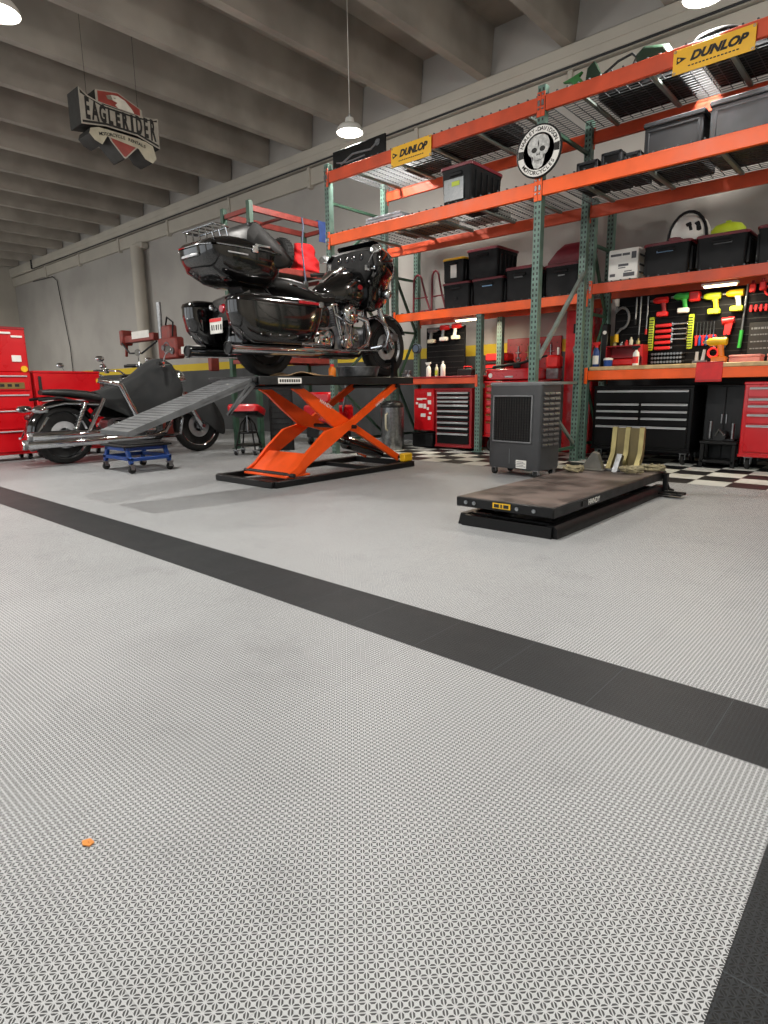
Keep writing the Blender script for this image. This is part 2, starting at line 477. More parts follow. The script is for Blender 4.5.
def deck(root, x0, x1, y0, y1, z):
    b = MB(); n = int((y1 - y0) / .052)
    for i in range(n + 1):
        yy = y0 + (y1 - y0) * i / n; b.box(x0 + .05, yy - .003, z, x1 - .05, yy + .003, z + .006)
    n = int((x1 - x0 - .1) / .1)
    for i in range(n + 1):
        xx = x0 + .05 + (x1 - x0 - .1) * i / n
        b.box(xx - .003, y0 - .026, z + .006, xx + .003, y1 + .024, z + .012)
        b.box(xx - .003, y0 - .029, z - .03, xx + .003, y0 - .023, z + .012)
        b.box(xx - .007, y0 - .03, z + .004, xx + .007, y0 - .01, z + .016)
    b.build('wire_deck', wire_zinc, root)
    n = 5
    for i in range(n):
        xx = x0 + (x1 - x0) * (i + .5) / n; b = MB()
        b.box(xx - .02, y0 + .01, z - .028, xx + .02, y1 - .01, z - .001, .003)
        b.build('deck_support', zinc, root)

rack = thing('pallet_rack', 'tall deep pallet rack with green posts, orange beams and two wire shelf levels overhead', 'rack')
FX = (-6.0, -3.06, -.05)
YA, YAB = 5.76, 6.82
for x in FX:
    h = 3.62
    column(rack, x, YA, h); column(rack, x, YAB, h); braces(rack, x, YA + .03, YAB - .03, h) if x != FX[1] else [MB().box(x - .016, YA, z_ - .016, x + .016, YAB, z_ + .016).build('horizontal_brace', green_dark, rack) for z_ in (.16, 3.3)]
for bay in (0, 1):
    x0, x1 = FX[bay], FX[bay + 1]
    for z0, z1, m in ((3.395, 3.525, beam_worn), (2.66, 2.79, beam_orange)):
        beam(rack, x0, x1, YA - .02, z0, z1, m)
        beam(rack, x0, x1, YAB + .02, z0, z1, beam_worn, front=False)
        deck(rack, x0, x1, YA, YAB, z1 + .001)
for x in FX:
    for z0, z1 in ((3.395, 3.525), (2.66, 2.79)): pins(rack, x, YA - .02, z0, z1)
# silver tie struts seen beside the middle frame
b = MB(); b.bar((FX[1], YA + .04, .90), (FX[1], YAB, .90), .03, .03); b.build('tie_bar', zinc, rack)
b = MB(); b.bar((FX[1] + .02, YA + .05, 1.14), (FX[1] + .02, YAB, 2.12), .04, .03); b.build('tie_bar', zinc, rack)
b = MB(); b.bar((FX[1], YA + .04, .88), (FX[1], YAB, .18), .03, .03); b.build('tie_bar', zinc, rack)

low = thing('pallet_rack', 'workbench rack behind the tall rack with orange beams at bench and shoulder height', 'rack')
RY, RYB = 7.03, 7.55
RX = (-6.0, -3.06, -.05)
for x in RX:
    column(low, x, RY, 2.9); column(low, x, RYB, 2.9); braces(low, x, RY + .03, RYB - .03, 2.9)
column(low, -4.53, RY, 1.805); column(low, -4.53, RYB, 1.805)
for x0, x1 in ((RX[0], RX[1]), (RX[1], RX[2])):
    dz = -.095 if x0 < -4 else -.01
    beam(low, x0, x1, RY - .02, 1.895 + dz, 2.005 + dz, beam_orange if x0 < -4 else beam_worn)
    beam(low, x0, x1, RYB + .02, 1.895 + dz, 2.005 + dz, beam_worn, front=False)
    deck(low, x0, x1, RY, RYB, 2.006 + dz)
beam(low, RX[1], RX[2], RY - .02, .93, 1.035, beam_orange); beam(low, RX[1], RX[2], RYB + .02, .93, 1.035, beam_worn, front=False)
beam(low, RX[0], -4.53, RY - .02, .915, .995, beam_worn); beam(low, RX[0], -4.53, RYB + .02, .915, .995, beam_worn, front=False)
pins(low, RX[1], RY - .02, 1.885, 1.995)
b = MB(); b.box(-3.0, 6.985, 1.036, -.1, 7.585, 1.08, .006); tag(b.build('worktop', wood), 'long pale plywood worktop lying on the orange bench beams', 'worktop')
b = MB(); b.box(-5.95, 6.985, .996, -4.58, 7.585, 1.02, .005); tag(b.build('worktop', red_dark), 'short red topped worktop left of the red tool chests', 'worktop')

# small maroon rack at the left, its long beams running to the wall
sr = thing('storage_rack', 'small rack with green posts and maroon beams behind the raised motorcycle', 'rack')
for x in (-7.75, -7.15):
    for y in (5.38, 6.86):
        c_ = MB(); c_.box(x - .036, y - .036, 0, x + .036, y + .036, 3.36 if y < 6 else 3.3, .006); c_.box(x - .06, y - .06, 0, x + .06, y + .06, .01); c_.build('upright_post', green_dark, sr)
    for z in (3.28, 2.55, 1.3):
        b = MB(); b.box(x - .02, 5.42, z - .05, x + .02, 6.82, z + .03, .004); b.build('beam', rust_red, sr)
for y in (5.38, 6.86):
    for z in (3.26, 2.52, 1.28):
        b = MB(); b.box(-7.71, y - .02, z - .04, -7.19, y + .02, z + .02, .004); b.build('cross_beam', rust_red, sr)
b = MB(); b.box(-7.7, 5.98, 3.25, -7.2, 6.02, 3.28); b.build('cross_beam', rust_red, sr)
for z in (2.56, 1.31):
    b = MB(); b.box(-7.73, 5.4, z, -7.17, 6.84, z + .018, .003); b.build('shelf_board', darksteel, sr)
# ------------------------------------------------------------------ motorcycles (local: x forward, y left, z up)
def mk_wheel(root, name, x, R, w, style, disc_side=-1, tread=True):
    tire = MB(); hw = w / 2; sw = .115 if style != 'wire' else .088
    prof = [(R - sw, -hw * .62), (R - sw + .015, -hw * .85), (R - .06, -hw), (R - .022, -hw * .88), (R - .005, -hw * .5), (R, 0), (R - .005, hw * .5), (R - .022, hw * .88), (R - .06, hw), (R - sw + .015, hw * .85), (R - sw, hw * .62)]
    tire.lathe(prof, 48, (x, 0, R), 'Y')
    if tread:
        for k in range(36):
            t = 2 * PI * k / 36
            for sg in (-1, 1):
                q = [(x + (R + .0005) * math.cos(t + o), sg * yy, R + (R + .0005) * math.sin(t + o)) for o, yy in ((0, .01), (.05, hw * .55))]
                tire.bar(q[0], q[1], .006, .003)
    o = tire.build(name, rubber, root)
    r = MB()
    q = R - sw; r.lathe([(q - .003, -hw * .6), (q + .015, -hw * .9), (q + .01, -hw * .5), (q - .02, -hw * .3), (q - .02, hw * .3), (q + .01, hw * .5), (q + .015, hw * .9), (q - .003, hw * .6), (q - .035, 0)], 48, (x, 0, R), 'Y')
    r.build('rim', chrome if style == 'wire' else alu, o)
    s = MB(); rr = R - sw - .015
    if style == 'wire':
        for k in range(32):
            t = 2 * PI * k / 32; sg = 1 if k % 2 else -1; t2 = t + sg * .5
            s.cyl((x + .045 * math.cos(t2), sg * .035, R + .045 * math.sin(t2)), (x + rr * math.cos(t), 0, R + rr * math.sin(t)), .003, n=5)
        s.build('spokes', chrome, o)
    else:
        for k in range(9):
            t = 2 * PI * k / 9
            for dt in (-.13, .13):
                s.bar((x + .05 * math.cos(t), 0, R + .05 * math.sin(t)), (x + (rr + .01) * math.cos(t + dt), 0, R + (rr + .01) * math.sin(t + dt)), .03, .014, .003, up=(0, 1, 0))
        s.build('spokes', black_gloss if style == 'black' else alu, o)
    h = MB(); h.lathe([(.0, -hw - .015), (.03, -hw - .015), (.05, -.04), (.05, .04), (.03, hw + .015), (.0, hw + .015)], 20, (x, 0, R), 'Y'); h.build('hub', alu, o)
    if disc_side:
        d = MB(); yy = disc_side * (hw * .62 + .012)
        d.lathe([(.075, yy - .002), (.146, yy - .002), (.146, yy + .003), (.075, yy + .003), (.075, yy - .002)], 36, (x, 0, R), 'Y')
        for k in range(18):
            t = 2 * PI * k / 18; d.cyl((x + .11 * math.cos(t), yy - .004, R + .11 * math.sin(t)), (x + .11 * math.cos(t), yy + .005, R + .11 * math.sin(t)), .007, n=6)
        for k in range(5):
            t = 2 * PI * k / 5; d.bar((x + .03 * math.cos(t), yy, R + .03 * math.sin(t)), (x + .08 * math.cos(t), yy, R + .08 * math.sin(t)), .02, .005)
        d.build('brake_disc', disc_alu, o)
    return o

def mk_engine(root, x=.12, z=.30, s=1.0):
    e = MB()
    e.loft([sup((x, z + .04), .20 * s, .14 * s, 'xz', y, 24, 4) for y in (-.10, .10)])
    e.loft([sup((x - .30, z + .06), .17, .12, 'xz', y, 24, 4) for y in (-.10, .11)])
    e.box(x - .2, -.09, z - .12, x + .2, .09, z - .05, .02)
    eng = e.build('engine', cast, root)
    for nm, ang in (('cylinder', 22), ('cylinder', -22)):
        c = MB(); c.at((x, 0, z + .10), ry=ang)
        for i in range(11):
            c.loft([sup((0, 0), .098 - .003 * (i % 2), .10, 'xy', .06 + i * .0215 + q, 20, 3) for q in (0, .009)])
        c.loft([sup((0, 0), .062, .07, 'xy', q, 18, 3) for q in (0.0, .34)])
        c.build(nm, cast, eng)
        h = MB(); h.at((x, 0, z + .10), ry=ang)
        h.loft([sup((0, 0), a, b, 'xy', q, 22, 4) for q, a, b in ((.30, .10, .105), (.31, .104, .11), (.335, .102, .108), (.36, .09, .095), (.372, .06, .07))])
        for bx in (-.06, .06):
            for by in (-.085, .085): h.cyl((bx, by, .34), (bx, by, .365), .009, n=6)
        h.build('rocker_cover', chrome, eng)
    p = MB()
    for a0, a1 in ((-.035, -.10), (-.06, -.15), (.035, .10), (.06, .15)):
        p.cyl((x + a0, -.118, z + .06), (x + a1, -.10, z + .42), .011, n=10); p.cyl((x + a0, -.118, z + .04), (x + a0 * 1.1, -.117, z + .10), .017, n=10)
    p.build('pushrod_tubes', chrome, eng)
    a = MB(); a.lathe([(.0, -.235), (.06, -.235), (.085, -.228), (.098, -.21), (.098, -.165), (.08, -.15), (.03, -.10), (.0, -.10)], 32, (x, 0, z + .31), 'Y')
    a.lathe([(.104, -.205), (.104, -.175), (.10, -.175), (.10, -.205)], 32, (x, 0, z + .31), 'Y'); a.build('air_cleaner', chrome, eng)
    t = MB(); t.lathe([(.0, -.15), (.05, -.15), (.085, -.145), (.098, -.13), (.10, -.10), (.0, -.10)], 28, (x + .02, 0, z + .05), 'Y')
    for k in range(5): t.cyl((x + .02 + .07 * math.cos(k * 1.256), -.155, z + .05 + .07 * math.sin(k * 1.256)), (x + .02 + .07 * math.cos(k * 1.256), -.14, z + .05 + .07 * math.sin(k * 1.256)), .007, n=6)
    t.lathe([(.0, -.14), (.03, -.14), (.042, -.125), (.042, -.1), (.0, -.1)], 20, (x + .15, 0, z + .09), 'Y')
    t.loft([sup((x - .30, z + .06), q, w, 'xz', yy, 24, 3) for yy, q, w in ((-.14, .10, .075), (-.13, .13, .09), (-.10, .14, .1))])
    t.build('cam_cover', chrome, eng)
    pr = MB(); pr.loft([sup((x - .16, z + .03), a_, b_, 'xz', yy, 28, 3) for yy, a_, b_ in ((.10, .34, .13), (.17, .34, .13), (.19, .31, .11))]); pr.build('primary_cover', chrome, eng)
    of = MB(); of.cyl((x + .16, -.02, z - .02), (x + .28, -.02, z - .02), .038, n=18); of.build('oil_filter', chrome, eng)
    return eng

def mk_bars(root, hx, hz, w, back, grip_z, mirror=True):
    b = MB()
    pts = [(hx - back, -w, grip_z), (hx - back * .55, -w * .72, grip_z + .01), (hx - .02, -w * .35, hz + .06), (hx, -.06, hz), (hx, .06, hz), (hx - .02, w * .35, hz + .06), (hx - back * .55, w * .72, grip_z + .01), (hx - back, w, grip_z)]
    b.tube(pts, .0135, 10); o = b.build('handlebar', chrome, root)
    for sg in (-1, 1):
        g = MB(); g.cyl((hx - back * .62, sg * w * .77, grip_z + .008), (hx - back - .01, sg * (w + .005), grip_z), .0185, n=14)
        for i in range(6):
            q = i / 6; g.ring((hx - back * (.66 + .3 * q), sg * w * (.79 + .19 * q), grip_z + .006), .018, .003, 'Y', 14, 5)
        g.build('grip', black_vinyl, o)
        l = MB(); l.tube([(hx - back * .5, sg * w * .70, grip_z + .0), (hx - back * .5 + .06, sg * w * .82, grip_z - .005), (hx - back * .8 + .03, sg * w * 1.0, grip_z - .01)], [.009, .008, .007], 7)
        l.box(hx - back * .5 - .025, sg * w * .69 - .03, grip_z - .03, hx - back * .5 + .02, sg * w * .69 + .03, grip_z + .035, .008); l.build('lever', chrome, o)
        if mirror:
            m = MB(); mx, my, mz = hx - back * .35, sg * w * .93, grip_z + .17
            m.tube([(hx - back * .5, sg * w * .72, grip_z + .02), (hx - back * .45, sg * w * .8, grip_z + .10), (mx, my, mz)], .006, 7)
            m.at((mx, my, mz), rz=0)
            m.loft([sup((0, 0), .062 * q, .04 * q, 'yz', d, 20, 2.6) for d, q in ((-.012, .93), (-.008, 1), (.004, .95), (.022, .6), (.028, .2))])
            m.build('mirror', chrome, o)
    return o

def mk_fork(root, x0, z0, x1, z1, dy):
    for sg in (-1, 1):
        f = MB(); f.cyl((x0, sg * dy, z0), (x1, sg * dy, z1), .024, n=14)
        xm, zm = x0 + (x1 - x0) * .45, z0 + (z1 - z0) * .45
        f.tube([(xm, sg * dy, zm), (xm + (x1 - x0) * .05, sg * dy, zm + (z1 - z0) * .05), (x1, sg * dy, z1), (x1 + .012, sg * dy, z1 - .03)], [.03, .034, .034, .02], 14)
        f.cyl((x1, sg * (dy - .03), z1), (x1, sg * (dy + .04), z1), .022, n=12)
        f.build('fork_tube', chrome, root)
    t = MB(); t.box(x0 - .03, -dy - .035, z0 - .02, x0 + .03, dy + .035, z0 + .015, .01)
    t.box(x0 + (x1 - x0) * .3 - .03, -dy - .035, z0 + (z1 - z0) * .3 - .02, x0 + (x1 - x0) * .3 + .03, dy + .035, z0 + (z1 - z0) * .3 + .02, .01); t.build('triple_clamp', black_semi, root)

def mk_fender(root, name, x, R, clear, w, a0, a1, m, skirt=.05):
    f = MB(); n = 22; rings = []
    for i in range(n + 1):
        t = rad(a0 + (a1 - a0) * i / n); ring = []
        for k in range(9):
            q = -1 + 2 * k / 8; rr = R + clear - (abs(q) ** 3) * skirt
            ring.append((x + rr * math.cos(t), q * w / 2, R + rr * math.sin(t)))
        for k in range(8, -1, -1):
            q = -1 + 2 * k / 8; rr = R + clear - .006 - (abs(q) ** 3) * skirt
            ring.append((x + rr * math.cos(t), q * (w / 2 - .005), R + rr * math.sin(t)))
        rings.append(ring)
    f.loft(rings); return f.build(name, m, root)

def mk_frame(root, xr, head, z0=.22):
    f = MB()
    for sg in (-1, 1):
        y = sg * .12
        f.tube([(head[0], sg * .03, head[1]), (head[0] - .06, y * .8, head[1] - .3), (head[0] - .12, y, z0 + .06), (head[0] - .2, y, z0), (-.35, y, z0), (-.48, y, z0 + .06), (-.52, y, .52), (-.36, y * .9, .70), (head[0] - .05, sg * .02, head[1] - .06)], .017, 9)
        f.tube([(-.45, y, .36), (xr, sg * .135, .335)], [.03, .024], 10)
        f.tube([(-.45, y, .62), (xr - .05, sg * .14, .72), (xr - .25, sg * .13, .70)], .016, 8)
    f.cyl((head[0] + .01, 0, head[1] + .04), (head[0] + .08, 0, head[1] - .16), .04, n=14)
    f.cyl((xr, -.16, .335), (xr, .16, .335), .014, n=10)
    return f.build('frame', black_semi, root)

def touring_bike(loc, rz):
    t = thing('motorcycle', 'black touring motorcycle with top box and saddlebags raised on the orange scissor lift', 'motorcycle', loc, rz)
    XR, XF = -.85, .82
    mk_wheel(t, 'rear_wheel', XR, .325, .165, 'cast'); mk_wheel(t, 'front_wheel', XF, .335, .12, 'cast')
    mk_frame(t, XR, (.50, .90)); mk_engine(t, .10, .31, 1.15)
    mk_fork(t, .48, 1.02, .82, .335, .125)
    mk_fender(t, 'front_fender', XF, .335, .03, .14, 25, 165, black_gloss, .022)
    mk_fender(t, 'rear_fender', XR, .325, .06, .24, 20, 200, black_gloss)
    # tank
    k = MB(); k.loft([sup((0, zc), hw, hh, 'yz', x, 28, e) for x, hw, zc, hh, e in ((-.20, .05, .80, .06, 2.4), (-.10, .11, .82, .11, 2.5), (.06, .18, .86, .17, 2.7), (.22, .205, .88, .20, 2.7), (.38, .20, .905, .195, 2.7), (.50, .15, .92, .16, 2.6), (.56, .07, .92, .10, 2.4))])
    tank = k.build('fuel_tank', black_gloss, t, 60)
    c = MB(); c.loft([sup((0, 1.055 + q), hw, .025, 'yz', x, 18, 3) for x, hw, q in ((-.10, .03, -.12), (.02, .05, -.025), (.20, .06, .025), (.38, .06, .045), (.47, .04, .02))]); c.cyl((.2, -.0, 1.09), (.2, 0, 1.115), .035, n=20); c.build('tank_console', chrome, tank)
    e = MB(); e.at((.25, -.204, .90), rx=0); e.loft([sup((0, 0), .035, .024, 'xz', y, 18, 2) for y in (-.004, .01)]); e.build('tank_emblem', red_dark, tank)
    # seat
    s = MB(); s.loft([sup((0, zc), hw, hh, 'yz', x, 28, 3.2) for x, hw, zc, hh in ((-.86, .12, .83, .05), (-.80, .17, .83, .07), (-.62, .18, .82, .08), (-.48, .18, .80, .085), (-.40, .175, .765, .07), (-.25, .185, .745, .06), (-.10, .16, .76, .06), (.02, .10, .79, .06), (.08, .06, .80, .04))])
    seat = s.build('seat', black_vinyl, t, 60)
    s = MB(); s.tube([(-.86, -.13, .85), (-.62, -.185, .83), (-.45, -.185, .80), (-.25, -.19, .755), (-.05, -.15, .78)], .006, 6); s.build('seat_trim', chrome, seat)
    # top box
    b = MB(); b.loft([sup(((x0 + x1) / 2, 0), (x1 - x0) / 2, hw, 'xy', z, 36, e) for z, x0, x1, hw, e in ((.765, -1.26, -.90, .18, 4), (.79, -1.37, -.85, .225, 4), (.87, -1.51, -.79, .272, 4.5), (.97, -1.555, -.77, .292, 4.5), (1.035, -1.565, -.765, .297, 4.5), (1.04, -1.55, -.78, .285, 4.5))])
    tr = b.build('trunk', black_gloss, t, 60)
    b = MB(); b.loft([sup(((x0 + x1) / 2, 0), (x1 - x0) / 2, hw, 'xy', z, 36, e) for z, x0, x1, hw, e in ((1.044, -1.55, -.78, .285, 4.5), (1.05, -1.565, -.765, .297, 4.5), (1.085, -1.535, -.78, .29, 4.5), (1.12, -1.44, -.83, .265, 4), (1.14, -1.36, -.90, .22, 4), (1.148, -1.25, -.98, .15, 3))])
    b.build('trunk_lid', black_gloss, tr, 60)
    b = MB(); b.tube([(-1.515, -.24, 1.045), (-1.57, -.15, 1.045), (-1.575, .15, 1.045), (-1.515, .24, 1.045)], .006, 6); b.tube([(-1.49, -.275, 1.046), (-1.3, -.30, 1.046), (-.9, -.30, 1.046), (-.79, -.27, 1.046)], .0065, 6)
    b.box(-1.16, -.312, 1.015, -1.10, -.296, 1.075, .005); b.box(-1.12, -.299, 1.075, -.96, -.288, 1.095, .003); b.build('trunk_trim', chrome, tr)
    b = MB(); b.box(-1.40, -.304, .985, -1.2, -.297, .998, .002); b.box(-1.575, -.12, .96, -1.545, .12, .985, .004); b.build('trunk_badge', steel, tr)
    r = MB()
    for y in (-.2, -.1, 0, .1, .2): r.tube([(-1.46, y, 1.11), (-1.47, y, 1.205), (-1.34, y, 1.205), (-1.32, y, 1.14)], .007, 6)
    r.tube([(-1.48, -.22, 1.205), (-1.48, .22, 1.205), (-1.42, .235, 1.205), (-1.33, .22, 1.20), (-1.33, -.22, 1.20), (-1.42, -.235, 1.205)], .009, 8, True)
    r.build('luggage_rack', chrome, tr)
    b = MB(); pf = [(-1.20, 1.10), (-1.19, 1.19), (-1.12, 1.275), (-1.06, 1.275), (-.80, 1.12), (-.68, 1.02), (-.72, .96), (-.86, .92)]
    b.loft([[(x, y, z + dz) for x, z in [((q[0] + .93) * k_ - .93, (q[1] - 1.08) * k_ + 1.08) for q in pf]] for y, k_, dz in ((-.285, .72, -.02), (-.27, .95, 0), (-.22, 1, 0), (.22, 1, 0), (.27, .95, 0), (.285, .72, -.02))])
    bk = b.build('passenger_backrest', black_vinyl, t, 60)
    b = MB(); b.tube([(-1.15, -.245, 1.25), (-1.07, -.25, 1.275), (-.80, -.25, 1.125), (-.69, -.24, 1.03)], .008, 7); b.build('backrest_trim', chrome, bk)
    b = MB(); b.prism([(-1.18, .80), (-.92, .80), (-.80, .62), (-1.02, .60)], -.10, .10); b.bar((-.95, -.14, .80), (-.80, -.14, .66), .02, .02, .004); b.bar((-1.2, -.14, .80), (-.80, -.14, .80), .025, .02, .004); b.build('trunk_mount', black_semi, t)
    # saddlebags
    for sg in (-1, 1):
        y0 = sg * .335
        b = MB(); b.loft([sup(((x0 + x1) / 2, y0), (x1 - x0) / 2, hw, 'xy', z, 30, 4.5) for z, x0, x1, hw in ((.275, -1.26, -.66, .085), (.305, -1.33, -.60, .105), (.41, -1.42, -.53, .118), (.53, -1.45, -.48, .12), (.605, -1.45, -.46, .118))])
        bag = b.build('saddlebag', black_gloss, t, 60)
        b = MB(); b.loft([sup(((x0 + x1) / 2, y0), (x1 - x0) / 2, hw, 'xy', z, 30, 4.5) for z, x0, x1, hw in ((.609, -1.455, -.455, .121), (.64, -1.44, -.46, .118), (.665, -1.38, -.50, .095), (.672, -1.2, -.6, .05))]); b.build('saddlebag_lid', black_gloss, bag, 60)
        b = MB(); b.box(-.80, y0 + sg * .119, .625, -.56, y0 + sg * .126, .65, .003); b.build('side_reflector', red_lens, bag)
        b = MB(); b.box(-.56, y0 + sg * .118, .61, -.50, y0 + sg * .128, .66, .01)
        for q in range(7): b.ball((-1.22 + q * .1, y0 + sg * .112, .345), .008, 8, 5)
        for z_ in (.35, .43, .51): b.ball((-1.41 + (z_ - .35) * -.2, y0 - sg * .02, z_), .009, 8, 5)
        b.build('latch_studs', chrome, bag)
        b = MB(); b.tube([(-.56, sg * .25, .33), (-.56, sg * .46, .37), (-.60, sg * .47, .29), (-.8, sg * .47, .28)], .012, 8); b.build('bag_guard', chrome, t)
        # exhaust
        m_ = MB(); m_.tube([(.05, sg * .20, .25), (-.28, sg * .30, .235), (-.40, sg * .315, .232), (-.48, sg * .315, .232), (-1.42, sg * .315, .225), (-1.46, sg * .315, .225)], [.026, .028, .03, .05, .052, .058], 16)
        m_.build('muffler', chrome, t)
        m_ = MB(); m_.lathe([(.0, -1.468), (.044, -1.468), (.05, -1.478), (.056, -1.474), (.056, -1.455), (.0, -1.455)], 16, (0, sg * .315, .225), 'X'); m_.build('muffler_tip', black_semi, t)
    h = MB(); h.tube([(.30, -.10, .62), (.40, -.15, .58), (.42, -.17, .45), (.34, -.19, .33), (.15, -.2, .255), (.05, -.20, .25)], .024, 12); h.tube([(-.02, -.11, .62), (.05, -.17, .56), (.06, -.19, .40), (.0, -.2, .29)], .024, 12); h.build('exhaust_header', chrome, t)
    # rear
    b = MB(); b.lathe([(.0, -1.30), (.03, -1.30), (.042, -1.28), (.045, -1.24), (.0, -1.2)], 18, (0, 0, .58), 'X'); b.build('tail_light', red_lens, t)
    b = MB(); b.prism([(-1.10, .40), (-1.30, .42), (-1.27, .66), (-1.10, .74)], -.16, .16); b.build('rear_fascia', black_gloss, t)
    b = MB(); b.box(-1.336, -.055, .37, -1.328, .135, .50, .004); pl = b.build('license_plate', white_plas, t)
    b = MB(); b.box(-1.3385, -.05, .47, -1.336, .13, .498); b.build('plate_band', red_plas, pl)
    b = MB()
    for i, w_ in enumerate((.018, .012, .018, .012, .018)): b.box(-1.3385, .11 - i * .034 - w_, .40, -1.336, .11 - i * .034, .445, .002)
    b.build('plate_letters', ink, pl)
    for sg in (-1, 1):
        b = MB(); b.tube([(-1.22, sg * .1, .60), (-1.27, sg * .15, .60)], .01, 8); b.ball((-1.29, sg * .16, .60), (.026, .026, .026), 12, 8); b.build('turn_signal', chrome, t)
    # fairing
    half = [(0, 1.32), (.20, 1.315), (.31, 1.30), (.38, 1.235), (.40, 1.13), (.37, 1.03), (.30, .965), (.25, .90), (.235, .80), (.20, .70), (.12, .68), (0, .70)]
    out = half + [(-y, z) for y, z in half[-2:0:-1]]
    f = MB(); rings = []
    for x, k_, zc in ((.36, .96, 1.09), (.40, 1, 1.09), (.50, .99, 1.09), (.62, .90, 1.09), (.72, .72, 1.08), (.79, .46, 1.07), (.81, .28, 1.06)):
        rings.append([(x + .06 * (1 - abs(y) / .44) * (k_ > .5) - .03, y * k_, zc + (z - 1.09) * k_) for y, z in out])
    f.loft(rings); fa = f.build('fairing', black_gloss, t, 60)
    f = MB(); f.loft([[(x - .012, y * k_, 1.10 + (z - 1.09) * k_) for y, z in out] for x, k_ in ((.37, .80), (.345, .78), (.335, .70))]); 
    f.build('inner_dash', mat('matt black dash', '#0c0c0d', .6, spec=.25), fa)
    g = MB()
    for y in (-.16, -.05, .05, .16): g.lathe([(.0, .318), (.028, .318), (.034, .322), (.034, .34), (0, .34)], 18, (0, y, 1.21), 'X')
    g.build('gauges', glass_dk, fa)
    g = MB(); g.lathe([(.0, .86), (.07, .85), (.098, .82), (.10, .76), (0, .76)], 24, (0, 0, 1.06), 'X'); g.build('headlight', chrome, fa)
    g = MB(); g.loft([[(x, y * k_, z) for y in (-.30, -.15, 0, .15, .30)] + [(x + .012, y * k_, z) for y in (.30, .15, 0, -.15, -.30)] for x, z, k_ in ((.47, 1.315, 1.0), (.42, 1.352, .96), (.40, 1.366, .85))]); g.build('windshield_base', glass_dk, fa)
    mk_bars(t, .42, 1.06, .42, .27, 1.08, False)
    for sg in (-1, 1):
        m = MB(); m.tube([(.27, sg * .30, 1.12), (.30, sg * .33, 1.20), (.31, sg * .37, 1.245)], .007, 7)
        m.at((.31, sg * .38, 1.255)); m.loft([sup((0, 0), .075 * q, .04 * q, 'yz', d, 20, 2.6) for d, q in ((-.012, .93), (-.008, 1), (.006, .95), (.03, .6), (.036, .2))]); m.build('mirror', chrome, t)
        g = MB(); g.tube([(.47, sg * .05, .60), (.46, sg * .22, .62), (.46, sg * .37, .53), (.47, sg * .40, .44), (.47, sg * .36, .33), (.46, sg * .2, .27), (.44, sg * .08, .25)], .017, 10); g.build('engine_guard', chrome, t)
        g = MB(); g.box(.02, sg * .22, .26, .36, sg * .35, .275, .006); fb = g.build('floorboard', black_semi, t)
        g = MB(); g.tube([(.02, sg * .22, .262), (.02, sg * .355, .262), (.36, sg * .355, .262), (.36, sg * .22, .262)], .006, 6); g.build('board_rim', chrome, fb)
        g = MB(); g.bar((.40, sg * .2, .30), (.50, sg * .33, .33), .02, .02, .004); g.tube([(.42, sg * .25, .29), (.58, sg * .30, .37)], .009, 7); g.box(.55, sg * .27, .36, .62, sg * .34, .375, .004); g.build('foot_pedal', chrome, t)
        g = MB(); g.loft([sup((-.30, .58), .13 * q, .11 * q, 'xz', sg * y, 22, 3) for y, q in ((.14, 1), (.185, 1), (.20, .8))]); g.build('side_cover', black_gloss, t)
        g = MB(); g.box(.80, sg * .095, .40, .92, sg * .15, .48, .012); g.build('brake_caliper', cast, t)
        g = MB(); g.ball((.60, sg * .26, .86), (.05, .055, .055), 14, 9); g.bar((.52, sg * .1, .86), (.6, sg * .24, .86), .02, .02); g.build('passing_lamp', chrome, t)
    g = MB(); g.loft([sup((.44, .42), .05, .10, 'xz', y, 16, 4) for y in (-.1, .1)]); g.build('oil_cooler', cast, t)
    return t

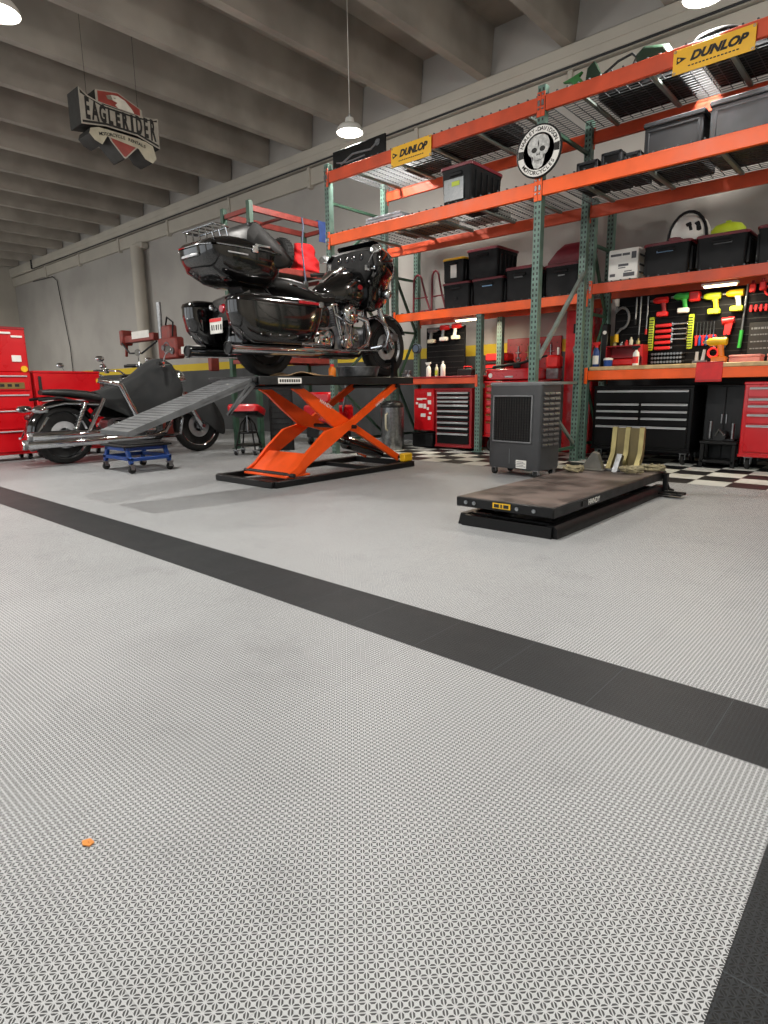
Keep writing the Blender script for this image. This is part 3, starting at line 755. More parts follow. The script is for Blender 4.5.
def cruiser(loc, rz, label, exhaust=True):
    t = thing('motorcycle', label, 'motorcycle', loc, rz)
    XR, XF = -.80, .86
    mk_wheel(t, 'rear_wheel', XR, .32, .15, 'wire'); mk_wheel(t, 'front_wheel', XF, .335, .10, 'wire')
    mk_frame(t, XR, (.48, .88)); mk_engine(t, .12, .30)
    mk_fork(t, .46, 1.0, .86, .335, .115)
    mk_fender(t, 'front_fender', XF, .335, .04, .14, 5, 170, black_gloss)
    mk_fender(t, 'rear_fender', XR, .32, .055, .20, 25, 205, black_gloss)
    k = MB(); k.loft([sup((0, zc), hw, hh, 'yz', x, 26, 2.6) for x, hw, zc, hh in ((-.14, .05, .78, .05), (.0, .12, .81, .10), (.2, .155, .85, .13), (.36, .14, .88, .125), (.48, .06, .88, .08))]); k.build('fuel_tank', black_gloss, t, 60)
    s = MB(); s.loft([sup((0, zc), hw, hh, 'yz', x, 26, 3) for x, hw, zc, hh in ((-.98, .07, .775, .025), (-.90, .11, .775, .035), (-.72, .125, .765, .045), (-.52, .14, .74, .05), (-.38, .16, .70, .05), (-.2, .16, .69, .045), (-.06, .10, .72, .04))]); s.build('seat', black_vinyl, t, 60)
    b = MB(); b.lathe([(.0, -1.16), (.02, -1.16), (.032, -1.14), (.034, -1.1), (0, -1.05)], 16, (0, 0, .52), 'X'); b.build('tail_light', mat('dim red lens', '#5a0d10', .3), t)
    for sg in (-1, 1):
        f = MB(); f.tube([(-.42, sg * .15, .64), (-.8, sg * .14, .66), (-1.0, sg * .13, .62)], .014, 8); f.build('fender_strut', chrome, t)
        f = MB(); f.cyl((-.72, sg * .15, .36), (-.58, sg * .15, .66), .022, n=12)
        for i in range(9): f.ring((-.715 + i * .0135, sg * .15, .385 + i * .03), .03, .006, 'Z', 16, 5)
        f.build('shock_absorber', chrome, t)
        f = MB(); f.tube([(-1.05, sg * .11, .58), (-1.08, sg * .2, .60)], .008, 7); f.loft([sup((sg * .23, .60), .04 * q, .04 * q, 'yz', x, 16, 2) for x, q in ((-1.16, .3), (-1.14, .85), (-1.08, 1), (-1.02, .8), (-1.0, .3))]); f.build('turn_signal', chrome, t)
        f = MB(); f.tube([(.45, sg * .05, .56), (.44, sg * .26, .56), (.45, sg * .36, .45), (.44, sg * .30, .27), (.42, sg * .1, .24)], .015, 9); f.build('engine_guard', chrome, t)
        f = MB(); f.box(.05, sg * .2, .25, .34, sg * .32, .265, .006); f.build('floorboard', black_semi, t)
        f = MB(); f.tube([(-1.0, sg * .19, .52), (-1.12, sg * .2, .36), (-1.16, sg * .17, .30), (-1.2, sg * .1, .30)], .012, 8); f.build('rear_guard', chrome, t)
    if exhaust:
        for z, x1 in ((.33, -1.22), (.25, -1.27)):
            m_ = MB(); m_.tube([(.15, -.2, z), (-.15, -.23, z), (-.25, -.235, z), (x1, -.235, z), (x1 - .03, -.235, z)], [.026, .03, .048, .05, .044], 16); m_.build('muffler', chrome, t)
            m_ = MB(); m_.tube([(x1 + .02, -.235, z), (x1 - .015, -.235, z)], .053, 16); m_.build('muffler_clamp', steel, t)
        h = MB(); h.tube([(.30, -.10, .60), (.40, -.15, .56), (.40, -.18, .42), (.3, -.2, .30), (.15, -.2, .255)], .024, 12); h.tube([(-.04, -.11, .60), (.03, -.17, .52), (.08, -.19, .40), (.12, -.2, .34)], .024, 12); h.build('exhaust_header', chrome, t)
    if exhaust:
        h = MB(); h.tube([(-.50, -.30, .90), (-.285, -.31, .862), (-.25, -.31, .845), (-.18, -.31, .69), (-.09, -.31, .50), (-.06, -.31, .36)], [.028, .036, .038, .036, .034, .03], 12); h.build('side_rail', chrome, t)
        h = MB(); h.tube([(-.44, -.30, .70), (-.64, -.30, .36)], .02, 10); h.build('side_strut', chrome, t)
    h = MB(); h.lathe([(.0, .70), (.06, .695), (.085, .66), (.09, .60), (.06, .53), (.0, .52)], 24, (0, 0, .94), 'X'); h.build('headlight', chrome, t)
    h = MB(); h.loft([sup((0, .90), .11, .06, 'yz', x, 18, 3) for x in (.47, .53)]); h.tube([(.45, -.1, .92), (.5, -.17, .93)], .01, 7); h.tube([(.45, .1, .92), (.5, .17, .93)], .01, 7)
    for sg in (-1, 1): h.lathe([(.0, .60), (.045, .595), (.055, .56), (.05, .50), (.0, .48)], 18, (0, sg * .2, .92), 'X')
    h.build('passing_lamps', chrome, t)
    mk_bars(t, .42, 1.02, .40, .25, 1.08)
    return t

touring_bike((-4.72, 4.49, .987), 90)
cr = cruiser((-7.92, 3.86, 0), 90, 'black cruiser motorcycle with low seat and chrome pipes, half under a grey cover')

cr.scale = (1.12,) * 3
# second and third covered cruisers show only their bars above the wall stripe
bike2 = cruiser((-10.15, 4.75, 0), 0, 'parked black motorcycle directly behind the grey covered one, bars above the yellow stripe', False)
bike3 = dup(bike2, (-12.9, 5.2, 0), 0, 'parked black motorcycle farther back, its bars showing just left of the grey cover')
for q in (bike2, bike3): q.scale = (1.1,) * 3
# covers
def cover(name, label, secs, hem=9):
    """secs: (x, half width, top z, hem z right, hem z left); a cloth shell falling on both sides"""
    m = MB(); rings = []; rn = random.Random(len(secs) * 7 + 3)
    n = 15
    for si, (x, hw, zt, zr, zl) in enumerate(secs):
        ring = []
        for k in range(n):
            q = -1 + 2 * k / (n - 1); a = abs(q)
            hem_z = zr if q < 0 else zl
            if a < .45: y = q / .45 * hw * .62; z = zt - (a / .45) ** 2 * (zt - hem_z) * .10
            else:
                f = (a - .45) / .55; y = math.copysign(hw * (.62 + .38 * min(1, f * 1.6)), q); z = zt - (zt - hem_z) * (.10 + .90 * f)
            y += .016 * math.sin(si * 2.1 + k * 1.7); z += .012 * math.sin(si * 1.3 + k * 2.4)
            ring.append((x + .012 * math.sin(k * 1.1 + si), y, z))
        rings.append(ring)
    m.loft(rings, cap=False, closed=False)
    o = m.build(name, fabric, None, 80, (-7.92, 3.86, 0), 90); o.scale = (1.12,) * 3
    s = o.modifiers.new('sub', 'SUBSURF'); s.levels = s.render_levels = 2
    s = o.modifiers.new('thick', 'SOLIDIFY'); s.thickness = .006; s.offset = 1
    return tag(o, label, 'cover', 'motorcycle covers')
cover('motorcycle_cover', 'grey cloth cover draped over the tank and bars of the black cruiser', [(-.42, .18, .775, .62, .6), (-.30, .20, .80, .56, .5), (-.12, .24, .87, .46, .46), (.06, .25, .97, .42, .45), (.18, .30, 1.08, .46, .5), (.30, .34, 1.15, .55, .55), (.40, .36, 1.17, .62, .6), (.48, .34, 1.10, .72, .7)])
cover('wheel_cover', 'grey cloth draped over the front wheel and fender of the black cruiser', [(.62, .11, .62, .52, .5), (.74, .13, .735, .44, .44), (.90, .145, .76, .36, .36), (1.04, .145, .70, .26, .26), (1.14, .13, .58, .22, .22), (1.20, .11, .44, .20, .2)])

# ------------------------------------------------------------------ scissor lift
sl = thing('scissor_lift', 'raised orange scissor lift with dark deck carrying the black touring motorcycle', 'lift', (-4.72, 4.4, 0))
b = MB(); DX, Y0, Y1, ZD = .37, -1.13, .98, .985
b.box(-DX, Y0, ZD - .012, DX, Y1, ZD, .003)
for sg in (-1, 1): b.box(sg * DX - .02, Y0, ZD - .075, sg * DX + .02, Y1, ZD - .002, .004)
for y in (Y0 + .02, -.6, 0, .6, Y1 - .02): b.box(-DX, y - .02, ZD - .07, DX, y + .02, ZD - .012)
b.build('deck', darksteel, sl)
b = MB(); b.box(DX + .021, -.93, ZD - .065, DX + .024, -.66, ZD - .015); dl = b.build('deck_label', paper, sl)
b = MB()
for i in range(9): b.box(DX + .024, -.915 + i * .027, ZD - .053, DX + .0255, -.897 + i * .027, ZD - .027)
b.build('label_print', ink, dl)
b = MB(); BX0, BX1, BY0, BY1 = -.44, .44, -1.07, .90
for x in (BX0, BX1): b.box(x - .03, BY0, 0, x + .03, BY1, .06, .006)
for y in (BY0, BY1 - .02): b.box(BX0, y - .03, 0, BX1, y + .03, .06, .006)
b.box(BX0, .35, .0, BX1, .40, .04); b.build('base_frame', black_semi, sl)
def leg(root, x, ya, za, yb, zb, side, bt, th=.035):
    """a scissor arm: plate with a swollen blade on one half"""
    d = Vector((0, yb - ya, zb - za)); L = d.length; d.normalize(); n = Vector((0, -d.z, d.y))
    w = .034
    prof = [(0, w, w), (.06, w, w), (bt - .16, w, .085), (bt, w, .125), (bt + .10, w, .075), (bt + .2, w, w), (.94, w, w), (1, w, w)] if bt < .5 else [(0, w, w), (.06, w, w), (bt - .2, w, w), (bt - .10, w, .075), (bt, w, .125), (bt + .16, w, .085), (.94, w, w), (1, w, w)]
    prof = [(t, -a, b_) if side > 0 else (t, -b_, a) for t, a, b_ in prof]
    up = [(ya + d.y * L * t + n.y * b_, za + d.z * L * t + n.z * b_) for t, a_, b_ in prof]
    dn = [(ya + d.y * L * t + n.y * a_, za + d.z * L * t + n.z * a_) for t, a_, b_ in prof]
    m = MB(); m.prism(up + dn[::-1], x - th / 2, x + th / 2, 'yz')
    return m
for x in (-.30, .34):
    m = leg(sl, x, -.80, .07, .72, .90, 1, .34); a = m.build('scissor_arm', lift_orange, sl)
    for y in (-.80, .80): pass
for x in (-.23, .27):
    m = leg(sl, x, .84, .09, -.66, .90, 1, .64); m.build('scissor_arm', lift_orange, sl)
b = MB(); b.box(-.30, -.86, .055, .34, -.55, .075, .004); b.prism([(-.80, .075), (-.60, .075), (-.50, .24), (-.56, .26)], -.28, .32, 'yz'); b.build('cross_plate', lift_orange, sl)
b = MB()
for y, z in ((-.80, .08), (.72, .89), (.84, .10), (-.66, .89), (.03, .487)): b.cyl((-.36, y, z), (.40, y, z), .02, n=12)
b.build('pivot_shafts', darksteel, sl)
b = MB(); b.cyl((.02, .80, .14), (.02, .25, .30), .075, n=20); b.cyl((.02, .27, .29), (.02, -.1, .42), .03, n=14); b.build('air_cylinder', black_gloss, sl)
b = MB(); b.box(.36, .76, .06, .44, .90, .15, .01); b.build('corner_stop', yellow, sl)
rp = MB(); rx0, rx1 = -4.86, -4.40
rp.prism([(2.10, .545), (2.10, .575), (3.27, .975), (3.27, .94)], rx0, rx1, 'yz')
for x in (rx0 + .02, rx1 - .02): rp.prism([(2.10, .545), (2.12, .535), (3.27, .915), (3.27, .945)], x - .02, x + .02, 'yz')
rp.bar((-4.41, 3.22, .93), (-4.41, 2.98, .66), .025, .025, .004); rp.bar((-4.41, 3.28, .92), (-4.41, 2.98, .66), .025, .025, .004)
for i in range(22):
    y = 2.16 + i * .05; z = .575 + (y - 2.10) * (.40 / 1.17)
    rp.bar((rx0 + .02, y, z + .002), (rx1 - .02, y, z + .0005), .008, .003)
rp.build('approach_ramp', mat('grey ramp plate', '#5c5e60', .5, .3, var=.15), sl).location = (4.72, -4.4, 0)
b = MB(); b.box(-.36, Y0 - .03, ZD - .05, .36, Y0, ZD - .01, .004); b.build('ramp_hinge', darksteel, sl)
b = MB(); b.prism([(.88, ZD), (.90, ZD + .22), (.93, ZD + .22), (.96, ZD)], -.18, -.14, 'yz'); b.prism([(.88, ZD), (.90, ZD + .22), (.93, ZD + .22), (.96, ZD)], .14, .18, 'yz'); b.box(-.18, .90, ZD + .16, .18, .93, ZD + .2); b.build('wheel_vise', black_semi, sl)
# things on the deck
b = MB(); b.lathe([(.0, 0), (.19, 0), (.205, .01), (.225, .095), (.235, .10), (.235, .106), (.21, .106), (.20, .02), (0, .016)], 40); 
for k in range(40): b.bar((.203 * math.cos(k * .157), .203 * math.sin(k * .157), .012), (.226 * math.cos(k * .157), .226 * math.sin(k * .157), .095), .008, .005)
tag(b.build('drain_pan', steel, None, 40, (-4.58, 4.75, .986)), 'round ribbed metal drain pan on the lift deck under the engine', 'pan')
bt = thing('bottle', 'small orange topped bottle lying near the pan on the lift deck', 'bottle', (-4.42, 4.22, .986))
b = MB(); b.lathe([(.0, 0), (.035, 0), (.037, .006), (.037, .075), (.02, .095), (.0, .095)], 18); b.build('body', amber, bt)
b = MB(); b.lathe([(.0, .095), (.021, .095), (.021, .118), (.0, .118)], 14); b.build('cap', red_plas, bt)
m = MB(); m.loft([[(-.16 + .32 * i / 8, y, .006 + .035 * max(0, math.sin(i * .8 + j * .9)) * (0 < j < 6)) for i in range(9)] for j, y in enumerate([-.28 + .08 * q for q in range(8)])], cap=False, closed=False)
o = m.build('shop_rag', cardboard, None, 80, (-4.52, 3.92, .986)); s = o.modifiers.new('sub', 'SUBSURF'); s.levels = s.render_levels = 1; s = o.modifiers.new('t', 'SOLIDIFY'); s.thickness = .005; s.offset = 1
tag(o, 'crumpled tan rag on the lift deck beside the rear tyre', 'rag')

# ------------------------------------------------------------------ low lift table on the floor
ll = thing('lift_table', 'lowered black lift table with a worn steel top standing on the grey floor', 'lift', (-1.83, 4.13, 0))
worn = mat('worn steel deck', '#5a504b', .5, .3, var=.65, scale=4.5, bump=.25, bscale=30)
b = MB(); b.box(-.335, -.98, .178, .31, .98, .19, .003); b.build('deck_plate', worn, ll)
b = MB(); b.box(-.345, -.995, .128, .32, -.965, .188, .005); b.box(-.345, .965, .128, .32, .995, .188, .005)
for x in (-.335, .31): b.box(x - .012, -.99, .125, x + .012, .99, .187, .004)
for y in (-.5, 0, .5): b.box(-.33, y - .02, .13, .31, y + .02, .178)
b.build('deck_frame', black_semi, ll)
b = MB(); b.box(-.075, -1.0, .145, .045, -.9945, .178); lb = b.build('warning_label', yellow, ll)
b = MB(); b.box(-.065, -1.0015, .151, -.03, -1.0, .172); b.box(-.02, -1.0015, .151, -.01, -1.0, .172); b.box(.0, -1.0015, .151, .035, -1.0, .172); b.build('label_print', ink, lb)
b = MB()
for x in (-.27, -.21, .09, .2): b.cyl((x, -1.003, .158), (x, -.99, .158), .012, n=12)
b.build('bolts', steel, ll)
b = MB(); b.prism([(-.33, 0), (.30, 0), (.30, .05), (.27, .075), (-.30, .075), (-.33, .05)], -.90, -.86, 'xz')
for x0 in (-.36, .24): b.prism([(x0, 0), (x0 + .09, 0), (x0 + .085, .055), (x0 + .065, .075), (x0 + .02, .075)], -.95, .98, 'xz')
b.box(-.33, .90, 0, .30, .95, .06, .006); b.build('base_frame', black_semi, ll)
b = MB(); b.at((-.02, -.93, 0)); 
b.prism([(-.30, .0), (.32, .0), (.32, .07), (-.28, .07)], -.04, 0, 'xz'); b.home(); b.build('front_lip', black_semi, ll)
for x in (-.2, .19):
    b = MB(); b.bar((x, -.75, .085), (x, .6, .125), .03, .05, .004); b.build('scissor_arm', black_semi, ll)
b = MB(); b.cyl((.12, -.3, .09), (.12, .3, .11), .03, n=14); b.build('hydraulic_cylinder', steel, ll)
b = MB(); b.tube([(.33, .90, .17), (.36, .95, .05), (.38, 1.0, .03)], .012, 8); b.box(.325, .90, .02, .36, .94, .18, .005); b.box(.32, .80, .02, .50, .90, .035, .006); b.tube([(.36, .86, .04), (.46, .84, .04), (.5, .9, .03)], .012, 8); b.build('foot_pedal', black_semi, ll)
b = MB(); b.box(.324, -.62, .14, .328, -.36, .172)
pl = [(.3285, -.55 + i * .026, .02) for i in range(6)]
ll_lab = b.build('side_plate', black_semi, ll)
M = Matrix.Translation((.329, -.45, .156)) @ Matrix.Rotation(rad(90), 4, 'Z') @ Matrix.Rotation(rad(90), 4, 'X')
text('HANDY', .05, M, white_plas, 'brand_print', ll, .0008)
M = Matrix.Translation((-4.72 + .342, 0, 0))
text('HANDY', .05, Matrix.Translation((.292, -.27, .72)) @ Matrix.Rotation(rad(90), 4, 'Z') @ Matrix.Rotation(rad(90), 4, 'X') @ Matrix.Rotation(rad(-26.8), 4, 'Z'), paper, 'brand_print', sl, .0008)
text('HANDY', .042, Matrix.Translation((.3595, .45, .72)) @ Matrix.Rotation(rad(90), 4, 'Z') @ Matrix.Rotation(rad(90), 4, 'X') @ Matrix.Rotation(rad(27.4), 4, 'Z'), paper, 'brand_print', sl, .0008)
# wheel chock with yellowish upright plates, straps
wc = thing('wheel_chock', 'upright metal wheel chock with pale brass plates at the far end of the low lift', 'chock', (-1.79, 4.93, .191)); wc.scale = (1.06, 1, 1.14)
brass = mat('pale brass plate', '#8f8457', .4, .5, var=.2)
for x in (-.12, -.02, .085):
    b = MB(); b.prism([(-.05, .0), (.03, 0), (.10, .12), (.10, .30), (.07, .30), (.05, .12)], x, x + .035, 'yz'); b.build('side_plate', brass, wc)
b = MB(); b.prism([(.05, .02), (.09, .12), (.09, .295), (.07, .295), (.065, .13)], -.085, .085, 'yz'); b.build('back_plate', mat('dull bronze plate', '#5f5436', .5, .5, var=.2), wc)
b = MB(); b.box(-.13, -.10, 0, .13, .10, .012, .003); b.prism([(-.16, .0), (-.06, .0), (-.02, .10), (-.06, .12)], -.03, .01, 'yz'); b.build('base_plate', steel, wc)
c2 = MB(); c2.prism([(-.09, 0), (.07, 0), (.085, .02), (.045, .135), (.005, .15), (-.01, .13)], -.05, .05, 'xz'); c2.box(-.10, -.06, 0, .10, .06, .014, .004)
tag(c2.build('wedge_block', mat('worn grey metal', '#5d5b55', .5, .3, var=.25), None, 40, (-1.99, 4.80, .191), 10), 'small metal wedge block left of the upright brass chock', 'block')
for i, (x, y, lab) in enumerate(((-1.66, 4.76, 'heap of tan ratchet straps in front of the brass chock'), (-2.06, 4.62, 'coiled tan strap beside the metal wedge block'), (-1.58, 4.99, 'tangled tan strap at the far corner of the low lift'))):
    m = MB(); rn = random.Random(i); p = []
    for k in range(46):
        a = k * .9; R = .035 + .06 * rn.random(); p.append((R * math.cos(a), R * math.sin(a) * .8, .008 + .045 * rn.random()))
    m.tube(p, [.008 + .004 * rn.random() for _ in p], 5)
    tag(m.build('ratchet_strap', strap_tan, None, 60, (x, y, .191)), lab, 'strap', 'tan straps on the low lift')
# ------------------------------------------------------------------ storage on the shelves
def tote(loc, w, d, h, body, lid, label, group='black storage totes', rz=0, sticker=None, handle=True, scol=None):
    """a moulded storage tote; w across the front, d deep; origin at front bottom centre"""
    t = thing('storage_tote', label, 'storage box', loc, rz, group)
    b = MB(); tp = .93; rings = []
    for z, k in ((0, tp), (.012, tp + .004), (h * .82, .985), (h * .84, 1.0), (h * .93, 1.0)):
        rings.append(sup_rect(w / 2 * k, d / 2 * k, .03, z, d / 2))
    b.loft(rings)
    nr = max(3, int(w / .09))
    for i in range(nr):
        x = -w * .40 + w * .80 * i / (nr - 1)
        for y in (.0, d): b.box(x - .008, y + (-.002 if y == 0 else -.012) + (.016 * (1 if y == 0 else -1)), h * .05, x + .008, y + (.024 if y == 0 else -.016), h * .80, .004)
    for i in range(5):
        y = d * .14 + d * .72 * i / 4
        for x in (-w / 2, w / 2): b.box(x - .014, y - .008, h * .08, x + .014, y + .008, h * .8, .004)
    b.build('tub', body, t)
    l = MB()
    l.loft([sup_rect(w / 2 * k, d / 2 * k, .04, z, d / 2) for z, k in ((h * .90, 1.0), (h * .90, 1.045), (h * .965, 1.05), (h * .985, 1.02), (h * .985, .95), (h, .94))])
    l.build('lid', lid, t)
    if handle:
        g = MB(); g.box(-w * .2, -.012, h * .70, w * .2, .02, h * .80, .008); g.build('handle', black_plas if lid is not gray_light else gray_light, t)
    if sticker:
        g = MB(); x0, z0, x1, z1 = sticker; g.box(w * x0, -.0005, h * z0, w * x1, .012, h * z1, .001); g.build('sticker', scol or paper, t)
    return t
def sup_rect(a, b, r, z, oy=0):
    out = []
    for cx, cy_, a0 in ((a - r, b - r, 0), (-a + r, b - r, 90), (-a + r, -b + r, 180), (a - r, -b + r, 270)):
        for i in range(5):
            t = rad(a0 + 90 * i / 4); out.append((cx + r * math.cos(t), cy_ + r * math.sin(t) + oy, z))
    return out
Z3, Z2, Z1, ZL3 = 2.009, 2.804, 3.539, 1.924
tote((-4.93, 7.03, ZL3), .43, .5, .325, black_plas, maroon, 'black tote with maroon lid, leftmost of the lower row on the shoulder high shelf', sticker=(-.05, .3, .05, .4), scol=black_plas)
tote((-4.44, 7.03, ZL3), .46, .5, .325, black_plas, maroon, 'black tote with maroon lid and blue strip, under the large wide tote', sticker=(-.16, .66, .16, .72), scol=mat('pale blue label', '#6f93b5', .6))
tote((-3.97, 7.03, ZL3), .40, .5, .40, black_plas, maroon, 'black tote with maroon lid just left of the front green post', sticker=(-.2, .66, .1, .70), scol=gray_light)
tote((-3.42, 7.03, ZL3), .42, .5, .36, black_plas, maroon, 'black tote holding up the maroon motorcycle bodywork', sticker=(-.1, .6, .1, .64), scol=gray_light)
tote((-4.975, 7.03, ZL3 + .326), .34, .42, .31, black_plas, yellow, 'small black tote with yellow lid and tall white label', 'black storage totes', sticker=(-.12, .18, .16, .72))
tote((-4.52, 7.03, ZL3 + .326), .46, .52, .37, black_plas, maroon, 'large black tote with maroon lid stacked beside the yellow lidded tote', 'black storage totes')
tote((-2.25, 7.03, Z3), .46, .5, .33, black_plas, maroon, 'black tote with maroon lid right of the white printed carton', sticker=(-.22, .68, .14, .74), scol=mat('pale blue label', '#6f93b5', .6))
tote((-1.73, 7.03, Z3), .46, .5, .33, black_plas, maroon, 'black tote with maroon lid under the yellow green cap', sticker=(-.16, .68, .2, .73), scol=gray_light)
tote((-1.19, 7.03, Z3), .46, .5, .34, black_plas, maroon, 'black tote with maroon lid cut by the right edge of the photo, shoulder high shelf')
t = tote((-4.06, 5.775, Z2), .39, .62, .385, black_plas, maroon, 'black tote with dusty pink lid and yellow sticker alone on the middle wire shelf', scol=lime)
g = MB(); g.box(-.05, -.008, .17, .05, -.003, .215, .001); g.build('sticker', lime, t)
g = MB(); g.box(-.155, -.004, .03, .10, .012, .25, .004); g.build('clear_front', mat('hazy grey plastic', '#70777a', .3, var=.3, scale=14), t)
# maroon fairing on a tote
m = MB(); m.loft([[(x0 + (x1 - x0) * u_, y, z) for u_ in (0, .5, 1)] + [(x0 + (x1 - x0) * u_, y + d_, z) for u_ in (1, .5, 0)] for x0, x1, y, d_, z in ((-.21, .21, 0, .40, 0), (-.20, .21, .0, .40, .03), (-.10, .24, .02, .37, .15), (-.02, .23, .05, .32, .215), (.02, .2, .1, .22, .23))])
tag(m.build('fairing_panel', maroon, None, 50, (-3.42, 7.08, ZL3 + .362)), 'sloping maroon motorcycle bodywork lying on the tote beside the middle rack posts', 'bodywork')
# maroon tube bars
for x, h, w, lab in ((-5.60, .52, .15, 'tall maroon tubular crash bar leaning left on the shelf'), (-5.30, .54, .12, 'narrow maroon tubular crash bar beside the lower tote row')):
    m = MB(); m.tube([(-w, .1, .016), (-w * .95, .1, h * .55)] + [(-w * .45 + w * .5 * math.cos(rad(a)), .1, h * .8 + h * .19 * math.sin(rad(a))) for a in range(180, -1, -30)] + [(w * .55, .1, h * .35), (w, .1, .02)], .014, 9)
    m.tube([(w, .1, .02), (w * .2, .1, .016), (-w * .4, .1, .016)], .014, 9); m.tube([(-w * .9, .1, .2), (w * .7, .1, .2)], .01, 7)
    tag(m.build('crash_bar', maroon, None, 50, (x, 7.05, ZL3)), lab, 'crash bar', 'maroon crash bars')
# printed white carton
t = thing('carton', 'white printed carton beside the middle posts on the shoulder high shelf', 'box', (-2.70, 7.03, Z3))
b = MB(); b.box(-.16, 0, 0, .16, .36, .32, .006); b.build('box', paper, t)
b = MB(); b.box(-.155, .05, .32, .155, .31, .326); b.build('flap', paper, t)
b = MB()
for x0, z0, x1, z1 in ((-.14, .25, -.02, .275), (-.01, .25, .07, .275), (.09, .21, .14, .28), (-.05, .14, .06, .165), (-.05, .12, .03, .13), (-.14, .04, -.08, .07), (.01, .03, .13, .07), (.02, .08, .1, .09)): b.box(x0, -.002, z0, x1, 0, z1)
for z0 in (.06, .14, .24): b.box(.16, .05, z0, .162, .3, z0 + .02)
b.build('print', mat('grey print', '#55565a', .7), t)
b = MB(); b.box(-.02, .05, 0, .3, .3, .0); 
t = thing('helmet', 'white helmet shell with two dark vents behind the maroon lidded totes', 'helmet', (-2.11, 7.30, Z3 + .331)); t.scale = (.95,) * 3
b = MB(); b.loft([sup((0, 0), a, c_, 'xy', z, 26, 2.2) for z, a, c_ in ((0, .19, .17), (.06, .205, .185), (.14, .20, .18), (.21, .165, .15), (.26, .11, .10), (.285, .05, .05), (.29, .01, .01))]); b.build('shell', white_plas, t, 60)
b = MB(); b.tube([(.20 * math.cos(rad(a)), -.10, .02 + .285 * math.sin(rad(a))) for a in range(0, 181, 15)], .016, 8); b.build('edge_trim', black_plas, t)
for x in (.035, .115):
    b = MB(); b.at((x, -.178 + abs(x) * .25, .13), ry=-18); b.box(-.03, -.01, -.05, .03, .012, .05, .01); b.build('vent', black_plas, t)
b = MB(); b.box(-.17, -.175, .0, -.01, -.14, .05, .01); b.build('chin_strip', maroon, t)
b = MB(); b.loft([sup((0, 0), a, c_, 'xy', z, 24, 2.4) for z, a, c_ in ((0, .16, .13), (.05, .155, .125), (.09, .12, .1), (.11, .06, .05))]); b.box(-.02, -.06, .105, .03, -.02, .125, .006)
tag(b.build('safety_cap', lime, None, 50, (-1.72, 7.2, Z3 + .331)), 'yellow green cap lying on the maroon lidded tote', 'cap')
b = MB(); b.tube([(.26 * math.cos(rad(a)), .0, .30 + .30 * math.sin(rad(a))) for a in range(-80, 181, 15)], .012, 8); b.tube([(.24 * math.cos(rad(a)) + .03, .03, .28 + .28 * math.sin(rad(a))) for a in range(-80, 200, 15)], .012, 8)
tag(b.build('hose', gray_light, None, 50, (-2.2, 7.62, Z3)), 'grey hose loop standing on the shelf behind the white helmet', 'hose')
# middle shelf
t = thing('plastic_pack', 'flat stack of clear wrapped packs at the left end of the middle shelf', 'pack', (-5.12, 5.80, Z2))
for i in range(3):
    b = MB(); b.box(-.33 + .02 * i, .02, .032 * i, .30 - .03 * i, .4, .032 * i + .03, .008)
    for k in range(6): b.box(-.3 + .1 * k, .016, .032 * i + .004, -.25 + .1 * k, .022, .032 * i + .026)
    b.build('pack_layer', clear_plas, t)
def crate(loc, w, d, h, m, name, label, cat, group=None):
    t = thing(name, label, cat, loc, 0, group)
    b = MB(); b.box(-w / 2, 0, 0, w / 2, d, h * .9, .01)
    b.build('body', m, t)
    b = MB(); b.box(-w / 2 - .012, -.012, h * .9, w / 2 + .012, d + .012, h, .008); b.build('lid', m, t)
    b = MB(); b.box(-w * .44, -.006, h * .08, w * .44, .002, h * .12, .003); b.box(-w * .44, -.006, h * .8, w * .44, .002, h * .84, .003)
    b.box(-w * .44, -.006, h * .1, -w * .41, .002, h * .82, .003); b.box(w * .41, -.006, h * .1, w * .44, .002, h * .82, .003); b.build('front_rib', m, t)
    return t
crate((-2.02, 6.24, Z2), .50, .5, .42, gray_cab, 'storage_bin', 'large dark grey bin on the middle shelf, left of the glossy one', 'storage box', 'large bins on the middle shelf')
shiny = mat('glossy grey wrap', '#3f4347', .45, var=.5, scale=3)
crate((-1.42, 6.22, Z2), .58, .5, .44, shiny, 'storage_bin', 'large glossy grey bin on the middle shelf nearest the right edge', 'storage box', 'large bins on the middle shelf')
for x, w, h, lab in ((-2.82, .22, .24, 'small dark crate behind the round skull sign on the middle shelf'), (-2.58, .2, .27, 'small dark crate with open front, middle of the three on the middle shelf'), (-2.38, .16, .22, 'small dark crate next to the large grey bin on the middle shelf')):
    t = thing('small_crate', lab, 'storage box', (x, 6.25, Z2), 0, 'small dark crates on the middle shelf')
    b = MB(); b.box(-w / 2, .02, 0, w / 2, .36, h, .01); b.build('body', black_plas, t)
    b = MB(); b.box(-w / 2, 0, 0, -w / 2 + .03, .03, h, .006); b.box(w / 2 - .03, 0, 0, w / 2, .03, h, .006); b.box(-w / 2, 0, h - .03, w / 2, .03, h, .006); b.box(-w / 2, 0, 0, w / 2, .03, .03, .006); b.build('front_frame', gray_cab, t)
